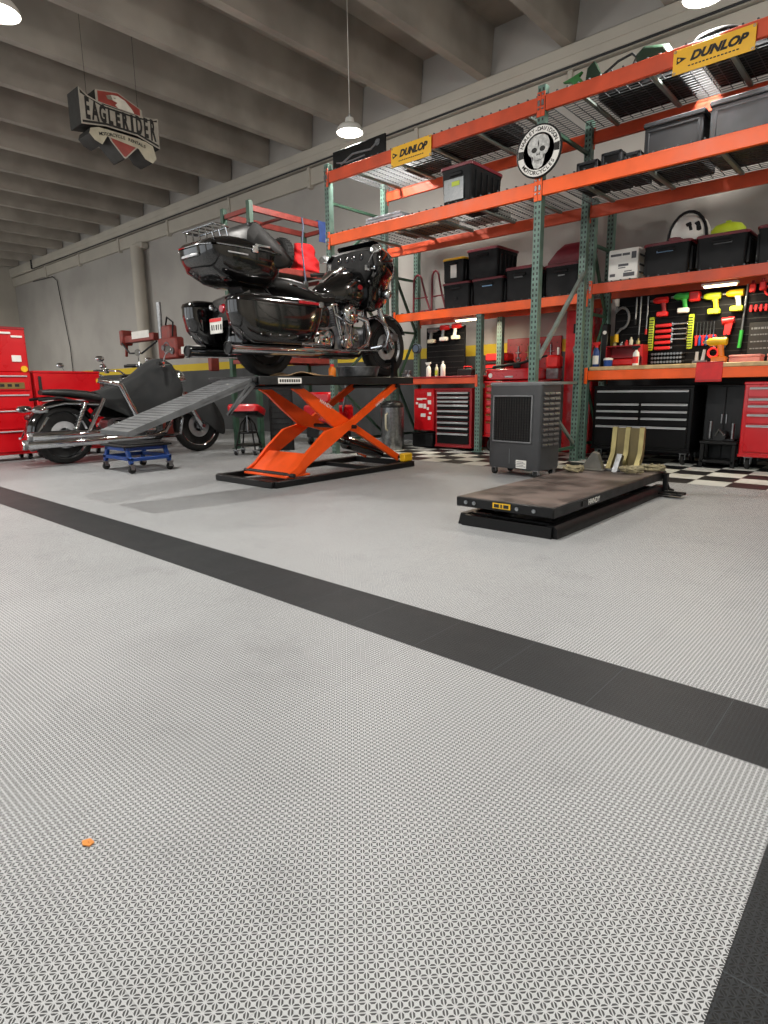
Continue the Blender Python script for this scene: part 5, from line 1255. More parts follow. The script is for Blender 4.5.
hang('impact_wrench', 'red air wrench hung right of the screwdrivers', 'air tool', (-1.70, YP - .04, 1.44), [('body', red_plas, lambda b: (b.tube([(-.05, 0, .08), (.06, 0, .09)], [.04, .034], 12), b.prism([(-.02, .06), (.05, .06), (.03, -.06), (-.03, -.06)], -.02, .02))), ('grip', black_plas, lambda b: b.tube([(.0, 0, -.05), (-.01, 0, -.15)], [.022, .02], 10)), ('hose_end', steel, lambda b: b.cyl((-.01, 0, -.15), (-.01, 0, -.19), .01, n=10))])
hang('shears', 'red handled shears hung below the red air wrench', 'shears', (-1.82, YP - .02, 1.20), [('handle', red_plas, lambda b: b.ring((0, 0, 0), .05, .014, 'Y', 18, 7)), ('blade', steel, lambda b: b.bar((0, 0, .05), (.02, 0, .17), .02, .006, up=(0, 1, 0)))])
hang('red_strap_rail', 'row of red clips on a rail near the right edge of the tool panel', 'rail', (-1.32, YP - .02, 1.63), [('rail', red_dark, lambda b: b.box(-.20, -.004, -.01, .2, .018, .01, .003)), ('clips', red_plas, lambda b: [b.box(-.19 + .045 * q, -.022, -.035, -.165 + .045 * q, -.004, .035, .006) for q in range(9)])])
for i, (x, z) in enumerate(((-1.53, 1.84), (-1.44, 1.85))):
    hang('red_plug', ['left red plug hung under the shelf beam by the pry bar', 'right red plug hung under the shelf beam by the pry bar'][i], 'plug', (x + .03, YP - .03, z), [('body', red_plas, lambda b: b.box(-.03, -.03, -.05, .03, .0, .04, .01)), ('cap', red_dark, lambda b: b.cyl((0, -.015, .04), (0, -.015, .065), .016, n=10))], 'red plugs on the tool panel')
t = hang('wall_chart', 'black chart with pale lines of print on the tool panel at the right edge', 'chart', (-1.30, YP - .002, 1.15), [('board', ink, lambda b: b.box(-.20, -.006, 0, .20, .0, .34, .003))])
b = MB(); rn = random.Random(8)
for j, z in enumerate((.27, .21, .14, .07)):
    x = -.18
    while x < .17:
        w_ = .012 + .02 * rn.random(); b.box(x, -.0075, z, x + w_, -.0058, z + (.02 if j == 0 else .013)); x += w_ + .008
b.build('print', gray_light, t)
hang('red_ring', 'red ring hung at the top right of the tool panel', 'ring', (-1.34, YP - .015, 1.80), [('ring', red_plas, lambda b: b.ring((0, 0, 0), .05, .011, 'Y', 22, 7)), ('tab', red_dark, lambda b: b.box(-.012, -.008, .05, .012, .01, .08, .003))])
# ------------------------------------------------------------------ things on the right worktop
ZW = 1.081
def bottle(loc, label, m, capm, h=.16, r=.032, spray=False, lab=None, group=None):
    t = thing('spray_bottle' if spray else 'bottle', label, 'bottle', loc, 0, group)
    b = MB(); b.lathe([(.0, 0), (r * .95, 0), (r, .006), (r, h * .62), (r * .85, h * .74), (r * .4, h * .84), (r * .4, h * .9), (0, h * .9)], 20); b.build('body', m, t)
    b = MB()
    if spray: b.lathe([(.0, h * .88), (r * .5, h * .88), (r * .5, h * .97), (0, h * .97)], 12); b.prism([(-.05, h * 1.12), (-.045, h * 1.02), (-.012, h * .96), (.02, h * .97), (.04, h * 1.05), (.035, h * 1.13)], -.012, .012); b.prism([(-.035, h * 1.02), (-.045, h * .9), (-.038, h * .9), (-.025, h * 1.0)], -.006, .006)
    else: b.lathe([(.0, h * .88), (r * .46, h * .88), (r * .42, h), (0, h)], 14)
    b.build('spray_head' if spray else 'cap', capm, t)
    if lab:
        b = MB(); b.lathe([(r * 1.008, h * .12), (r * 1.012, h * .13), (r * 1.012, h * .5), (r * 1.008, h * .51)], 20, a0=200, a1=340); b.build('label', lab, t)
    return t
bottle((-2.98, 7.12, ZW), 'blue and white spray bottle with red head by the middle rack posts', blue_paint, red_plas, .25, .038, True, paper)
t = thing('wipe_tub', 'small blue tub with white lid on the right worktop', 'tub', (-2.82, 7.08, ZW)); b = MB(); b.lathe([(0, 0), (.045, 0), (.05, .07), (0, .07)], 24); b.build('body', blue_paint, t); b = MB(); b.lathe([(0, .098), (.04, .095), (.053, .085), (.053, .07), (0, .07)], 24); b.build('lid', white_plas, t)
bottle((-2.50, 7.06, ZW), 'white spray bottle with dark head in front of the red tool holder', white_plas, black_plas, .19, .034, True, red_plas)
t = thing('tool_holder', 'red open tool holder on the worktop left of the yellow green strip', 'tool holder', (-2.72, 7.28, ZW))
b = MB(); b.box(-.21, .0, 0, .21, .17, .012, .003); b.box(-.21, .155, 0, .21, .17, .24, .003); b.box(-.21, 0, .225, .21, .17, .24, .003); b.prism([(0, 0), (.17, 0), (.17, .24), (.0, .24)], -.215, -.203, 'yz'); b.prism([(0, 0), (.17, 0), (.17, .24), (.0, .24)], .203, .215, 'yz'); b.box(-.2, .0, .10, .2, .15, .11); b.build('frame', red_dark, t)
b = MB(); b.box(-.14, .01, .012, .13, .14, .09, .015); b.build('drawer_box', red_plas, t)
b = MB(); b.prism([(.12, .24), (.21, .24), (.215, .10), (.19, .12)], -.012, 0, 'xz'); b.build('corner_flap', red_plas, t)
for i, (x, h, m) in enumerate(((-.14, .05, brass), (-.06, .04, steel), (.0, .06, red_plas), (.05, .09, cream), (.13, .07, brass))):
    b = MB(); b.lathe([(0, 0), (.022, 0), (.022, h * .6), (.010, h * .8), (.008, h), (0, h)], 14)
    tag(b.build('small_can', m, None, 40, (-2.72 + x, 7.35, ZW + .2405)), ['brass can at the left on top of the red tool holder', 'short steel can on top of the red tool holder', 'red can in the middle on top of the red tool holder', 'tall cream can on top of the red tool holder', 'brass can at the right on top of the red tool holder'][i], 'can', 'small cans on the red tool holder')
t = thing('radio', 'small dark box with a white round dial behind the blue spray bottle', 'radio', (-2.975, 7.32, ZW)); b = MB(); b.box(-.04, 0, 0, .035, .1, .50, .01); b.build('body', black_semi, t); b = MB(); b.lathe([(.022, -.006), (.022, 0), (0, 0), (0, -.006)], 18, (0, 0, .40), 'Y'); b.build('dial', white_plas, t)
t = thing('white_gauge', 'small white twin bottle holder left of the orange drill', 'holder', (-1.86, 7.1, ZW)); b = MB(); b.cyl((-.025, 0, 0), (-.025, 0, .12), .02, .014, 12); b.cyl((.03, .0, 0), (.045, 0, .14), .02, .014, 12); b.build('bottles', white_plas, t); b = MB(); b.box(-.06, -.03, 0, .075, .03, .03, .006); b.build('base', gray_light, t)
t = drill((-1.70, 7.1, ZW + .185 * 1.15), 'orange and yellow drill standing upright on the right worktop', yellow, amber, amber, 1.15, 180, group=None)
for x, w, lab in ((-1.45, .28, 'pale pink flat box on the worktop below the black chart'), (-1.13, .24, 'pale pink flat box on the worktop at the right edge of the photo')):
    t = thing('flat_box', lab, 'box', (x, 7.15, ZW), 0, 'pink boxes on the worktop'); pk = mat('pale pink plastic', '#d98d86', .5)
    b = MB(); b.box(-w / 2, 0, 0, w / 2, .2, .05, .006); b.build('body', pk, t); b = MB(); b.box(-w / 2 - .004, -.004, .05, w / 2 + .004, .204, .075, .006); b.build('lid', pk, t)
t = thing('red_plate', 'red metal plate hung over the front of the right orange bench beam', 'plate', (-1.725, 6.984, .89)); b = MB(); b.box(-.125, -.008, 0, .125, 0, .195, .003); b.build('plate', red_plas, t); b = MB(); b.box(-.125, -.008, .195, .125, .05, .202, .002); b.box(-.12, -.012, .012, .12, -.008, .02); b.build('lip', red_dark, t)
# under the right bench
t = thing('storage_cabinet', 'plain dark grey cabinet standing back between black and red tool chests', 'cabinet', (-1.62, 7.35, 0)); b = MB(); b.box(-.20, 0, .02, .2, .24, .86, .008); b.build('body', dkc := mat('charcoal cabinet', '#26282a', .5, spec=.3), t); b = MB(); b.box(-.19, -.012, .05, -.003, 0, .84, .004); b.box(.003, -.012, .05, .19, 0, .84, .004); b.build('doors', dkc, t); b = MB(); b.box(-.03, -.025, .45, -.015, -.012, .55, .003); b.box(.015, -.025, .45, .03, -.012, .55, .003); b.build('handles', steel, t)
t = thing('bench_grinder', 'dark low machine with two upright steel rods between the black and red tool chests', 'machine', (-1.60, 7.10, 0))
b = MB(); b.box(-.17, -.02, .04, .17, .2, .08, .01); b.box(-.18, -.03, .24, .18, .2, .28, .01)
for x in (-.15, .15):
    for y in (0, .17): b.box(x - .02, y - .02, 0, x + .02, y + .02, .25, .004)
b.build('stand', black_semi, t)
b = MB(); b.loft([sup((0, .33), .06, .05, 'xz', y, 18, 3) for y in (.0, .16)]); b.box(-.14, .02, .28, .14, .12, .30, .004); b.build('motor', darksteel, t)
b = MB(); b.cyl((-.10, .05, .28), (-.10, .05, .48), .018, n=12); b.cyl((.11, .05, .28), (.11, .05, .46), .018, n=12); b.tube([(-.04, .0, .33), (-.0, -.02, .40), (.05, 0, .34)], .01, 8); b.build('rods', steel, t)
# ------------------------------------------------------------------ things on the left bench
ZL = 1.021
bottle((-5.45, 7.12, ZL), 'white spray bottle on the left bench', white_plas, white_plas, .18, .034, True, group='bottles on the left bench')
bottle((-5.29, 7.10, ZL), 'slim cream bottle with yellow label on the left bench, middle of the row', cream, white_plas, .17, .024, False, lime, group='bottles on the left bench')
bottle((-5.18, 7.10, ZL), 'white squeeze bottle on the left bench, right of the cream bottle', white_plas, white_plas, .21, .034, group='bottles on the left bench')
t = thing('bench_vise', 'small dark vise on the left bench beside the white bottles', 'vise', (-5.845, 7.14, ZL)); b = MB(); b.box(-.05, -.05, 0, .05, .06, .02, .004); b.lathe([(.04, .02), (.03, .05), (0, .05)], 14); b.box(-.05, -.03, .05, .0, .03, .10, .006); b.box(.01, -.03, .05, .05, .03, .10, .006); b.build('body', cast, t); b = MB(); b.cyl((-.09, 0, .06), (.06, 0, .06), .01, n=8); b.cyl((-.088, -.05, .06), (-.088, .05, .06), .005, n=6); b.build('screw', steel, t)
t = thing('tool_box', 'small dark tool box at the back of the left bench', 'tool box', (-4.88, 7.22, ZL)); b = MB(); b.box(-.14, 0, 0, .1, .16, .10, .01); b.build('body', black_plas, t); b = MB(); b.tube([(-.08, .08, .10), (-.08, .08, .13), (.05, .08, .13), (.05, .08, .10)], .008, 7); b.build('handle', red_plas, t)
t = thing('wall_gauge', 'round grey blue dial hung on the rear post left of the drill panel', 'gauge', (-5.92, 7.44, 1.45)); b = MB(); b.lathe([(0, -.03), (.06, -.03), (.07, -.02), (.07, .03), (0, .03)], 24, axis='Y'); b.build('case', mat('grey blue dial', '#56657a', .4), t); b = MB(); b.ring((0, -.03, 0), .062, .008, 'Y', 24, 6); b.build('bezel', darksteel, t)

# ------------------------------------------------------------------ evaporative cooler
t = thing('evaporative_cooler', 'dark grey portable air cooler on casters in front of the middle rack post', 'cooler', (-2.965, 5.43, 0), -7)
W, D, H = .305, .17, .90
b = MB(); b.loft([sup_rect(W * k, D * k, .03, z) for z, k in ((.075, .97), (.10, 1), (.82, 1), (.875, .985))]); b.build('housing', gray_plas, t)
b = MB(); b.loft([sup_rect(W * k, D * k, .035, z) for z, k in ((.875, 1.0), (.883, 1.02), (.90, 1.015), (.908, .97), (.908, .90), (.90, .88))]); b.build('top_tray', gray_light, t)
b = MB()
for x0, z0, x1, z1 in ((-.25, .33, .215, .345), (-.25, .77, .215, .785), (-.25, .33, -.235, .785), (.20, .33, .215, .785)): b.box(x0, -D - .016, z0, x1, -D + .006, z1, .004)
gf = b.build('grille_frame', gray_light, t)
b = MB(); b.box(-.24, -D - .003, .34, .205, -D + .002, .775); b.build('grille_back', ink, gf)
b = MB()
for i in range(17): b.box(-.236, -D - .012, .357 + i * .025, .204, -D - .003, .361 + i * .025)
for i in range(14): b.box(-.212 + i * .03, -D - .010, .34, -.208 + i * .03, -D - .004, .775)
b.build('louvres', black_plas, gf)
b = MB()
for i in range(11):
    for j in range(3):
        y0 = -.135 + j * .09; b.prism([(W - .002, .30 + i * .048), (W + .014, .305 + i * .048), (W + .014, .315 + i * .048), (W - .002, .335 + i * .048)], y0, y0 + .08, 'xz')
b.build('side_louvres', gray_plas, t)
b = MB(); b.box(-.012 + .04, -D - .004, .12, .052, -D + .002, .16, .003); b.box(-.045, -D - .003, .12, -.04, -D + .001, .27); b.build('drain_strip', gray_light, t)
b = MB(); b.box(.04, -D - .005, .085, .16, -D + .001, .165, .002); ct = b.build('maker_label', paper, t)
b = MB()
for i in range(4): b.box(.05, -D - .0065, .10 + i * .015, .15 - .02 * (i % 2), -D - .005, .106 + i * .015)
b.build('label_print', gray_light, ct)
for x in (-.25, .25):
    for y in (-.13, .13): caster(t, x, y, .03)
# ------------------------------------------------------------------ left side: red cabinets, dolly, stool, arm machine
RC = -8.80
t = thing('tall_cabinet', 'tall red cabinet with white stickers at the left edge of the photo', 'cabinet', (RC, 2.45, 0), 90)
# local: x along +Y, front looks to +X => -y local
b = MB(); b.box(-.75, 0, .08, .53, .5, 1.13, .01); b.build('base_cabinet', red_paint, t)
b = MB(); b.box(-.75, .02, 1.131, .53, .5, 1.69, .012); tp = b.build('top_chest', red_paint, t)
b = MB(); b.box(-.75, .012, 1.66, .53, .02, 1.69, .003); b.build('top_lip', red_dark, tp)
b = MB(); b.box(.34, .006, 1.26, .45, .02, 1.34, .002); b.box(.36, .006, 1.56, .49, .02, 1.585, .002); b.box(.22, .006, 1.60, .36, .02, 1.625, .002); b.box(-.1, .006, 1.5, .02, .02, 1.6, .002); b.build('stickers', paper, tp)
b = MB(); b.lathe([(.04, -.006), (.04, .004), (0, .004), (0, -.006)], 20, (.47, .012, 1.17), 'Y'); b.build('yellow_sticker', yellow, t)
for i, (z0, z1) in enumerate(((.12, .40), (.41, .66), (.67, .86), (.90, 1.10))):
    b = MB(); b.box(-.72, -.016, z0, .50, .004, z1, .004); dr = b.build('drawer', red_paint, t)
    b = MB(); b.box(-.70, -.034, z1 - .03, .48, -.0165, z1 - .012, .005); b.build('handle', pull, dr)
b = MB(); b.box(-.5, -.022, .92, .44, -.0165, 1.0, .003); pb = b.build('drawer_badge', gold := mat('aged brass trim', '#8d7748', .4, .6), t)
b = MB()
for i in range(6): b.box(-.1 + i * .085, -.024, .945, -.05 + i * .085, -.022, .98)
b.build('badge_letters', ink, pb)
for x in (-.65, .43):
    for y in (.08, .42): caster(t, x, y, .04)
t = thing('tool_chest', 'low red chest behind the seat of the covered cruiser', 'tool chest', (RC, 3.02, 0), 90)
b = MB(); b.box(.0, 0, .08, .86, .5, .80, .01); b.build('base_cabinet', red_paint, t)
b = MB(); b.box(.0, .02, .801, .86, .5, 1.14, .012); b.box(-.004, .01, 1.12, .864, .504, 1.15, .008); b.build('lid_box', red_paint, t)
for i, (z0, z1) in enumerate(((.12, .34), (.35, .56), (.57, .78))):
    b = MB(); b.box(.03, -.016, z0, .83, .004, z1, .004); dr = b.build('drawer', red_paint, t)
    b = MB(); b.box(.05, -.034, z1 - .03, .81, -.0165, z1 - .012, .005); b.build('handle', pull, dr)
b = MB(); b.box(.05, .005, .85, .09, .02, 1.08, .006); b.build('latch', ink, t)
for x in (.1, .76):
    for y in (.08, .42): caster(t, x, y, .04)
# blue dolly
t = thing('rolling_dolly', 'low blue steel dolly with black top and four casters', 'dolly', (-6.62, 3.24, 0), 0)
b = MB()
for y in (-.22, .22): b.box(-.33, y - .02, .135, .33, y + .02, .175, .006); b.box(-.26, y - .02, .235, .26, y + .02, .275, .006)
for x in (-.31, .31): b.box(x - .02, -.24, .13, x + .02, .24, .17, .006)
for x in (-.22, .22):
    b.box(x - .02, -.24, .235, x + .02, .24, .275, .006)
for sx_ in (-1, 1):
    for sy_ in (-1, 1): b.bar((sx_ * .31, sy_ * .22, .10), (sx_ * .22, sy_ * .22, .27), .045, .04, .006, up=(0, 1, 0))
b.build('frame', blue_paint, t)
b = MB(); b.box(-.31, -.27, .276, .31, .27, .30, .008); b.box(-.25, -.2, .30, .26, .2, .315, .006); b.build('top_pad', black_plas, t)
for x in (-.31, .31):
    for y in (-.22, .22): caster(t, x, y, .04)
# stool
t = thing('shop_stool', 'low stool with red tractor style seat and dark legs left of the scissor lift', 'stool', (-6.9, 4.97, 0), 35)
b = MB(); b.at((0, 0, .60), rx=-14)
b.loft([sup_rect(w_, d_, .07, z) for z, w_, d_ in ((-.06, .19, .15), (-.05, .215, .175), (.02, .225, .185), (.045, .215, .175), (.05, .19, .15), (.03, .165, .125), (.03, .08, .05), (.042, .06, .035))])
b.build('seat', red_paint, t)
b = MB(); b.at((0, 0, .60), rx=-14); b.loft([sup_rect(w_, d_, .06, z) for z, w_, d_ in ((-.075, .19, .15), (-.045, .216, .176))]); b.build('seat_pan', black_semi, t)
b = MB(); b.cyl((0, 0, .30), (0, 0, .56), .018, n=12); b.build('post', steel, t)
b = MB(); b.ring((0, 0, .30), .12, .012, 'Z', 24, 8)
for k_ in range(4):
    a = rad(45 + 90 * k_); b.tube([(.02 * math.cos(a), .02 * math.sin(a), .5), (.10 * math.cos(a), .10 * math.sin(a), .42), (.19 * math.cos(a), .19 * math.sin(a), .075)], .011, 8)
b.ring((0, 0, .13), .17, .009, 'Z', 28, 7); b.build('legs', black_semi, t)
for k_ in range(4):
    a = rad(45 + 90 * k_); caster(t, .19 * math.cos(a), .19 * math.sin(a), .028)
b = MB(); b.lathe([(.0, .13), (.155, .13), (.16, .145), (0, .142)], 24); b.build('tray', black_semi, t)
# tyre machine with red arms
t = thing('tyre_changer', 'red tyre changing machine with silver column and long arms near the wall', 'machine', (-11.25, 6.0, 0))
b = MB(); b.box(-.45, -.35, 0, .45, .45, .85, .03); b.box(-.12, .1, .85, .12, .4, 1.3, .02); b.build('cabinet', rust_red, t)
b = MB(); b.cyl((.02, .2, 1.2), (.02, .2, 2.53), .045, n=18); b.build('column', steel, t)
b = MB(); b.box(-1.35, .1, 1.84, -.1, .24, 1.98, .015); b.box(-1.42, .06, 1.80, -1.28, .28, 2.10, .02); b.bar((-1.35, .17, 1.82), (-1.40, .17, 1.58), .05, .05, .01); a1 = b.build('left_arm', rust_red, t)
b = MB(); b.box(-.95, .094, 1.90, -.25, .10, 2.04, .003); b.build('arm_panel', white_plas, a1)
b = MB(); b.box(.08, .08, 1.46, .75, .26, 1.85, .03); b.box(.2, .1, 1.8, .55, .25, 2.08, .03); b.box(.7, .12, 1.50, 1.8, .24, 1.62, .012); b.box(1.72, .1, 1.2, 1.84, .26, 1.66, .015); a2 = b.build('right_arm', rust_red, t)
b = MB(); b.box(.85, .114, 1.53, 1.65, .12, 1.66, .003); b.build('arm_panel', white_plas, a2)
b = MB(); b.ring((.4, .09, 1.66), .10, .02, 'Y', 20, 7); b.cyl((.4, .0, 1.66), (.4, .1, 1.66), .05, n=14); b.cyl((.62, .05, 1.6), (.62, .1, 1.6), .06, n=14); b.build('knobs', cast, t)
b = MB(); b.tube([(-1.3, .05, 1.84), (-.9, .0, 1.62), (-.4, .0, 1.6), (.1, .06, 1.8)], .018, 7); b.tube([(.4, .1, 2.08), (.55, .05, 2.2), (.75, .05, 2.1), (.7, .05, 1.85)], .016, 7); b.build('hoses', black_plas, t)
b = MB(); b.lathe([(.0, .98), (.28, .98), (.30, .95), (.28, .90), (.1, .86), (0, .86)], 28, (0, -.02, 0)); b.build('turntable', steel, t)
# things on the small rack
t = thing('tyre', 'black tyre standing on the upper board of the small maroon rack', 'tyre', (-7.42, 6.12, 2.579))
b = MB(); R = .235; b.lathe([(R - .10, -.05), (R - .04, -.07), (R - .01, -.055), (R, 0), (R - .01, .055), (R - .04, .07), (R - .10, .05), (R - .10, -.05)], 36, (0, 0, R), 'Y'); b.build('casing', rubber, t)
b = MB()
for k_ in range(30):
    a = 2 * PI * k_ / 30; b.bar((R * math.cos(a), -.05, R + R * math.sin(a)), (R * math.cos(a + .06), .05, R + R * math.sin(a + .06)), .012, .004)
b.build('tread', rubber, t)
m = MB(); rn = random.Random(4); rings = []
for j in range(9):
    z = .0 + .46 * j / 8; w_ = .17 * (1 - .35 * (j / 8) ** 2); ring = []
    for i in range(16):
        a = 2 * PI * i / 16; k_ = 1 + .22 * math.sin(3 * a + j * 1.7) + .12 * math.sin(5 * a - j * 2.6) - .25 * (j / 8) ** 3
        ring.append((w_ * k_ * math.cos(a) - .05 * j / 8, .26 * k_ * math.sin(a) * (1 - .2 * j / 8) + .02 * math.sin(j * 1.9), z))
    rings.append(ring)
m.loft(rings); o = m.build('cloth_bundle', red_cloth, None, 80, (-7.36, 6.54, 2.579)); s_ = o.modifiers.new('s', 'SUBSURF'); s_.levels = s_.render_levels = 2
tag(o, 'crumpled bright red cloth bundle on the small maroon rack', 'cloth')
m = MB(); m.loft([[(x + .03 * math.sin(j), y + .012 * math.sin(j * 2 + i), z) for i, (x, y) in enumerate(((-.02, -.10), (-.02, 0), (-.02, .10)))] for j, (x, z) in enumerate(((-.07, .0), (-.02, .012), (.03, .0), (.045, -.08), (.05, -.18), (.045, -.30)))], cap=False, closed=False)
m2 = MB()
pts = [(-.07, .012), (-.02, .024), (.03, .018), (.05, -.06), (.055, -.17), (.05, -.28), (.042, -.28), (.045, -.17), (.04, -.06), (.024, .006), (-.02, .012), (-.07, .004)]
m2.loft([[(x + .008 * math.sin(3 * y * 20 + z * 30), y, z) for x, z in pts] for y in (-.10, -.06, -.02, .02, .06, .10)])
tag(m2.build('hanging_rag', blue_cloth, None, 60, (-7.155, 6.70, 3.307)), 'blue cloth hung over the top beam of the small maroon rack', 'cloth')
t = thing('strap_loop', 'grey strap hanging from the rack beam left of the red cloth', 'strap', (-7.12, 6.28, 3.2))
b = MB(); b.tube([(.0, 0, .11), (.012, .01, .0), (.012, -.03, -.3), (.012, .0, -.6), (.012, .02, -.78)], .012, 7); b.build('strap', mat('blue grey strap', '#4d5468', .7), t); b = MB(); b.box(-.005, -.02, -.84, .03, .06, -.77, .006); b.build('buckle', steel, t)
b = MB(); b.box(-.25, 0, 0, .22, .3, .34, .02); b.box(-.26, -.01, .30, .23, .31, .35, .01)
tag(b.build('storage_box', black_plas, None, 40, (-7.45, 5.5, 2.579)), 'black box on the near end of the small maroon rack', 'box')
for x, y, z, w, d, h, m_, lab in ((-7.45, 5.6, 1.329, .4, .4, .3, black_plas, 'black box on the lower board of the small maroon rack, near end'), (-7.45, 6.25, 1.329, .42, .4, .25, gray_cab, 'grey box on the lower board of the small maroon rack, far end')):
    b = MB(); b.box(-w / 2, 0, 0, w / 2, d, h * .86, .012); b.box(-w / 2 - .008, -.008, h * .86, w / 2 + .008, d + .008, h, .008); tag(b.build('storage_box', m_, None, 40, (x, y, z)), lab, 'box', 'boxes on the lower board')
# dark leaning plate and red machines seen between the scissor arms
t = thing('steel_ramp', 'dark steel ramp standing upright behind the scissor lift', 'ramp', (-6.95, 5.6, 0), 50)
b = MB(); b.box(-.16, 0, 0, .16, .03, 1.05, .006); b.build('plate', darksteel, t)
b = MB(); b.box(-.17, -.02, 0, -.14, .05, 1.05, .004); b.box(.14, -.02, 0, .17, .05, 1.05, .004)
for i in range(12): b.box(-.14, -.006, .06 + i * .08, .14, 0, .07 + i * .08)
b.build('side_rails', black_semi, t)
t = thing('red_machine', 'low red machine on wheels seen between the arms of the scissor lift', 'machine', (-7.0, 6.55, 0))
b = MB(); b.box(-.35, -.2, .36, .35, .25, .62, .03); b.box(-.28, -.15, .66, .2, .2, .82, .03); b.build('housing', red_paint, t)
b = MB(); b.box(-.3, -.18, .12, .3, .22, .36, .01); b.box(-.2, -.1, .62, .1, .1, .67); b.build('chassis', darksteel, t)
b = MB(); b.tube([(.3, 0, .4), (.42, 0, .8), (.42, 0, .95)], .016, 8); b.build('handle', steel, t)
for x in (-.25, .25):
    for y in (-.14, .18): caster(t, x, y, .05)
# orange scrap on the floor
m = MB(); m.prism([(-.012, -.006), (.0, -.010), (.014, -.002), (.008, .009), (-.006, .008)], .0005, .003, 'xy')
m.at((.006, .004, .002), ry=20); m.prism([(-.006, -.004), (.006, -.003), (.004, .005)], 0, .002, 'xy')
tag(m.build('scrap', orange_bit, None, 0, (-1.128, .378, 0)), 'tiny orange scrap lying on the grey floor tiles', 'scrap')
# ------------------------------------------------------------------ lamps, sky, camera
def area(loc, size, power, col=(1, .96, .9), rot=(0, 0, 0), shape='DISK', sy=None):
    l = bpy.data.lights.new('lamp_light', 'AREA'); l.energy = power; l.color = col; l.shape = shape; l.size = size
    if sy: l.size_y = sy
    o = bpy.data.objects.new('lamp_light', l); COL.objects.link(o); o.location = loc; o.rotation_euler = rot; return o
def pendant(loc, label):
    t = thing('pendant_light', label, 'lamp', loc, 0, 'round high bay pendant lights')
    b = MB(); b.lathe([(.02, .16), (.05, .155), (.06, .10), (.13, .07), (.16, .03), (.165, -.01), (.15, -.012), (.15, .0), (.0, .0)], 32); b.build('housing', white_plas, t)
    b = MB(); b.lathe([(.147, .002), (.145, -.015), (.10, -.024), (.0, -.028)], 32); b.build('lens', lens_on, t)
    b = MB(); b.cyl((0, 0, .15), (0, 0, 1.62), .005, n=6); b.build('cable', white_plas, t)
    b = MB(); b.ring((0, 0, .18), .022, .005, 'Y', 14, 6); b.build('hook', steel, t)
    return t
P0 = pendant((-5.81, 5.97, 4.0), 'bright round pendant lamp hanging on a white cable left of the orange rack')
LP = 250
spots = [((-6.24, 2.22, 4.0), 'round pendant lamp cut off at the top left corner of the photo'),
         ((-1.79, 6.05, 4.0), 'round pendant lamp half above the photo, over the large yellow banner'),
         ((-2.2, 2.3, 4.0), 'unseen pendant lamp added above the middle of the grey floor'), ((2.4, 2.3, 4.0), 'unseen pendant lamp added over the right end of the floor'),  # these and all later lamps are unseen, added to light the room
         ((-6.8, -1.9, 4.0), 'unseen added pendant lamp behind the photographer, nearer the far left bay'), ((-2.2, -2.2, 4.0), 'unseen added pendant lamp behind the photographer'),
         ((2.4, 6.8, 4.0), 'unseen pendant lamp added over the far right end of the racks'), ((-11.5, 2.3, 4.0), 'unseen pendant lamp added beyond the left edge, over the red cabinets'), ((-16.0, 3.4, 4.0), 'unseen pendant lamp added between the cabinets and the far end wall'), ((-20.5, 4.4, 4.0), 'unseen pendant lamp added closest to the far end wall'), ((-16.0, -1.9, 4.0), 'unseen pendant lamp added in the second far bay behind the photographer'), ((-11.5, -1.9, 4.0), 'unseen pendant lamp added in the far left bay behind the photographer')]
lamps = [P0.location[:]]
for loc, lab in spots:
    dup(P0, loc, 0, lab); lamps.append(loc)
for l in lamps:
    pl_ = bpy.data.lights.new('lamp_light', 'POINT'); pl_.energy = LP * .35; pl_.color = (1, .965, .92); pl_.shadow_soft_size = .06
    area((l[0], l[1], l[2] - .035), .28, LP * .75)
    po = bpy.data.objects.new('lamp_light', pl_); COL.objects.link(po); po.location = (l[0], l[1], l[2] - .10)
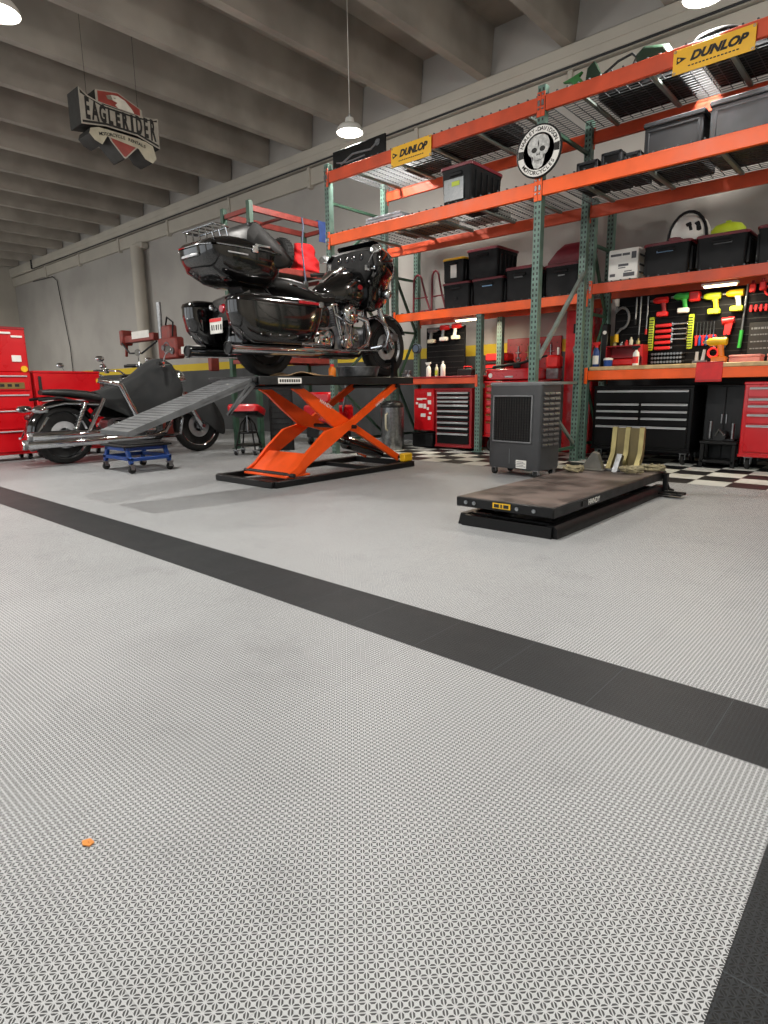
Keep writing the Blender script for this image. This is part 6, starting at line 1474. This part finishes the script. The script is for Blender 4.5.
def strip(loc, L, label):
    t = thing('strip_light', label, 'lamp', loc, 0, 'strip lamps under the shelf beams')
    b = MB(); b.box(-L / 2, -.035, -.012, L / 2, .035, .012, .004); b.build('housing', white_plas, t)
    b = MB(); b.box(-L / 2 + .02, -.026, -.03, L / 2 - .02, .026, -.0125, .006); b.build('lens', strip_on, t)
    area((loc[0], loc[1], loc[2] - .034), L - .06, 30, (1, .86, .62), (0, 0, 0), 'RECTANGLE', .05)
strip((-1.74, 7.16, 1.872), .34, 'lit strip lamp under the shelf above the cordless drills')
strip((-4.85, 7.2, 1.785), .4, 'lit strip lamp under the shelf left of the maroon panel')
w = bpy.data.worlds.new('World'); bpy.context.scene.world = w; w.use_nodes = True
bg = w.node_tree.nodes['Background']; bg.inputs[0].default_value = (.93, .97, 1, 1); bg.inputs[1].default_value = 2.8
sc = bpy.context.scene
cam = bpy.data.cameras.new('Camera'); co = bpy.data.objects.new('Camera', cam); COL.objects.link(co)
f_, pitch, yaw, roll = 603.62, .202317, -.728082, -.01298
cp, sp, cy, sy = math.cos(pitch), math.sin(pitch), math.cos(yaw), math.sin(yaw)
fw = Vector((sy * cp, cy * cp, -sp)); r = Vector((cy, -sy, 0)); u = r.cross(fw)
r2 = r * math.cos(roll) + u * math.sin(roll); u2 = -r * math.sin(roll) + u * math.cos(roll)
co.matrix_world = Matrix(((r2.x, u2.x, -fw.x, 0), (r2.y, u2.y, -fw.y, 0), (r2.z, u2.z, -fw.z, .868), (0, 0, 0, 1)))
cam.sensor_fit = 'VERTICAL'; cam.sensor_height = 24; cam.lens = f_ / 1024 * 24; cam.clip_start = .02
sc.camera = co
sc.view_settings.view_transform = 'Standard'; sc.view_settings.look = 'None'; sc.view_settings.gamma = 1
sc.view_settings.use_curve_mapping = False; sc.view_settings.exposure = EXPOSURE
sc.cycles.use_denoising = True; sc.cycles.max_bounces = 6; sc.cycles.diffuse_bounces = 4; sc.cycles.glossy_bounces = 4
sc.cycles.sample_clamp_indirect = 6; sc.cycles.caustics_reflective = False; sc.cycles.caustics_refractive = False
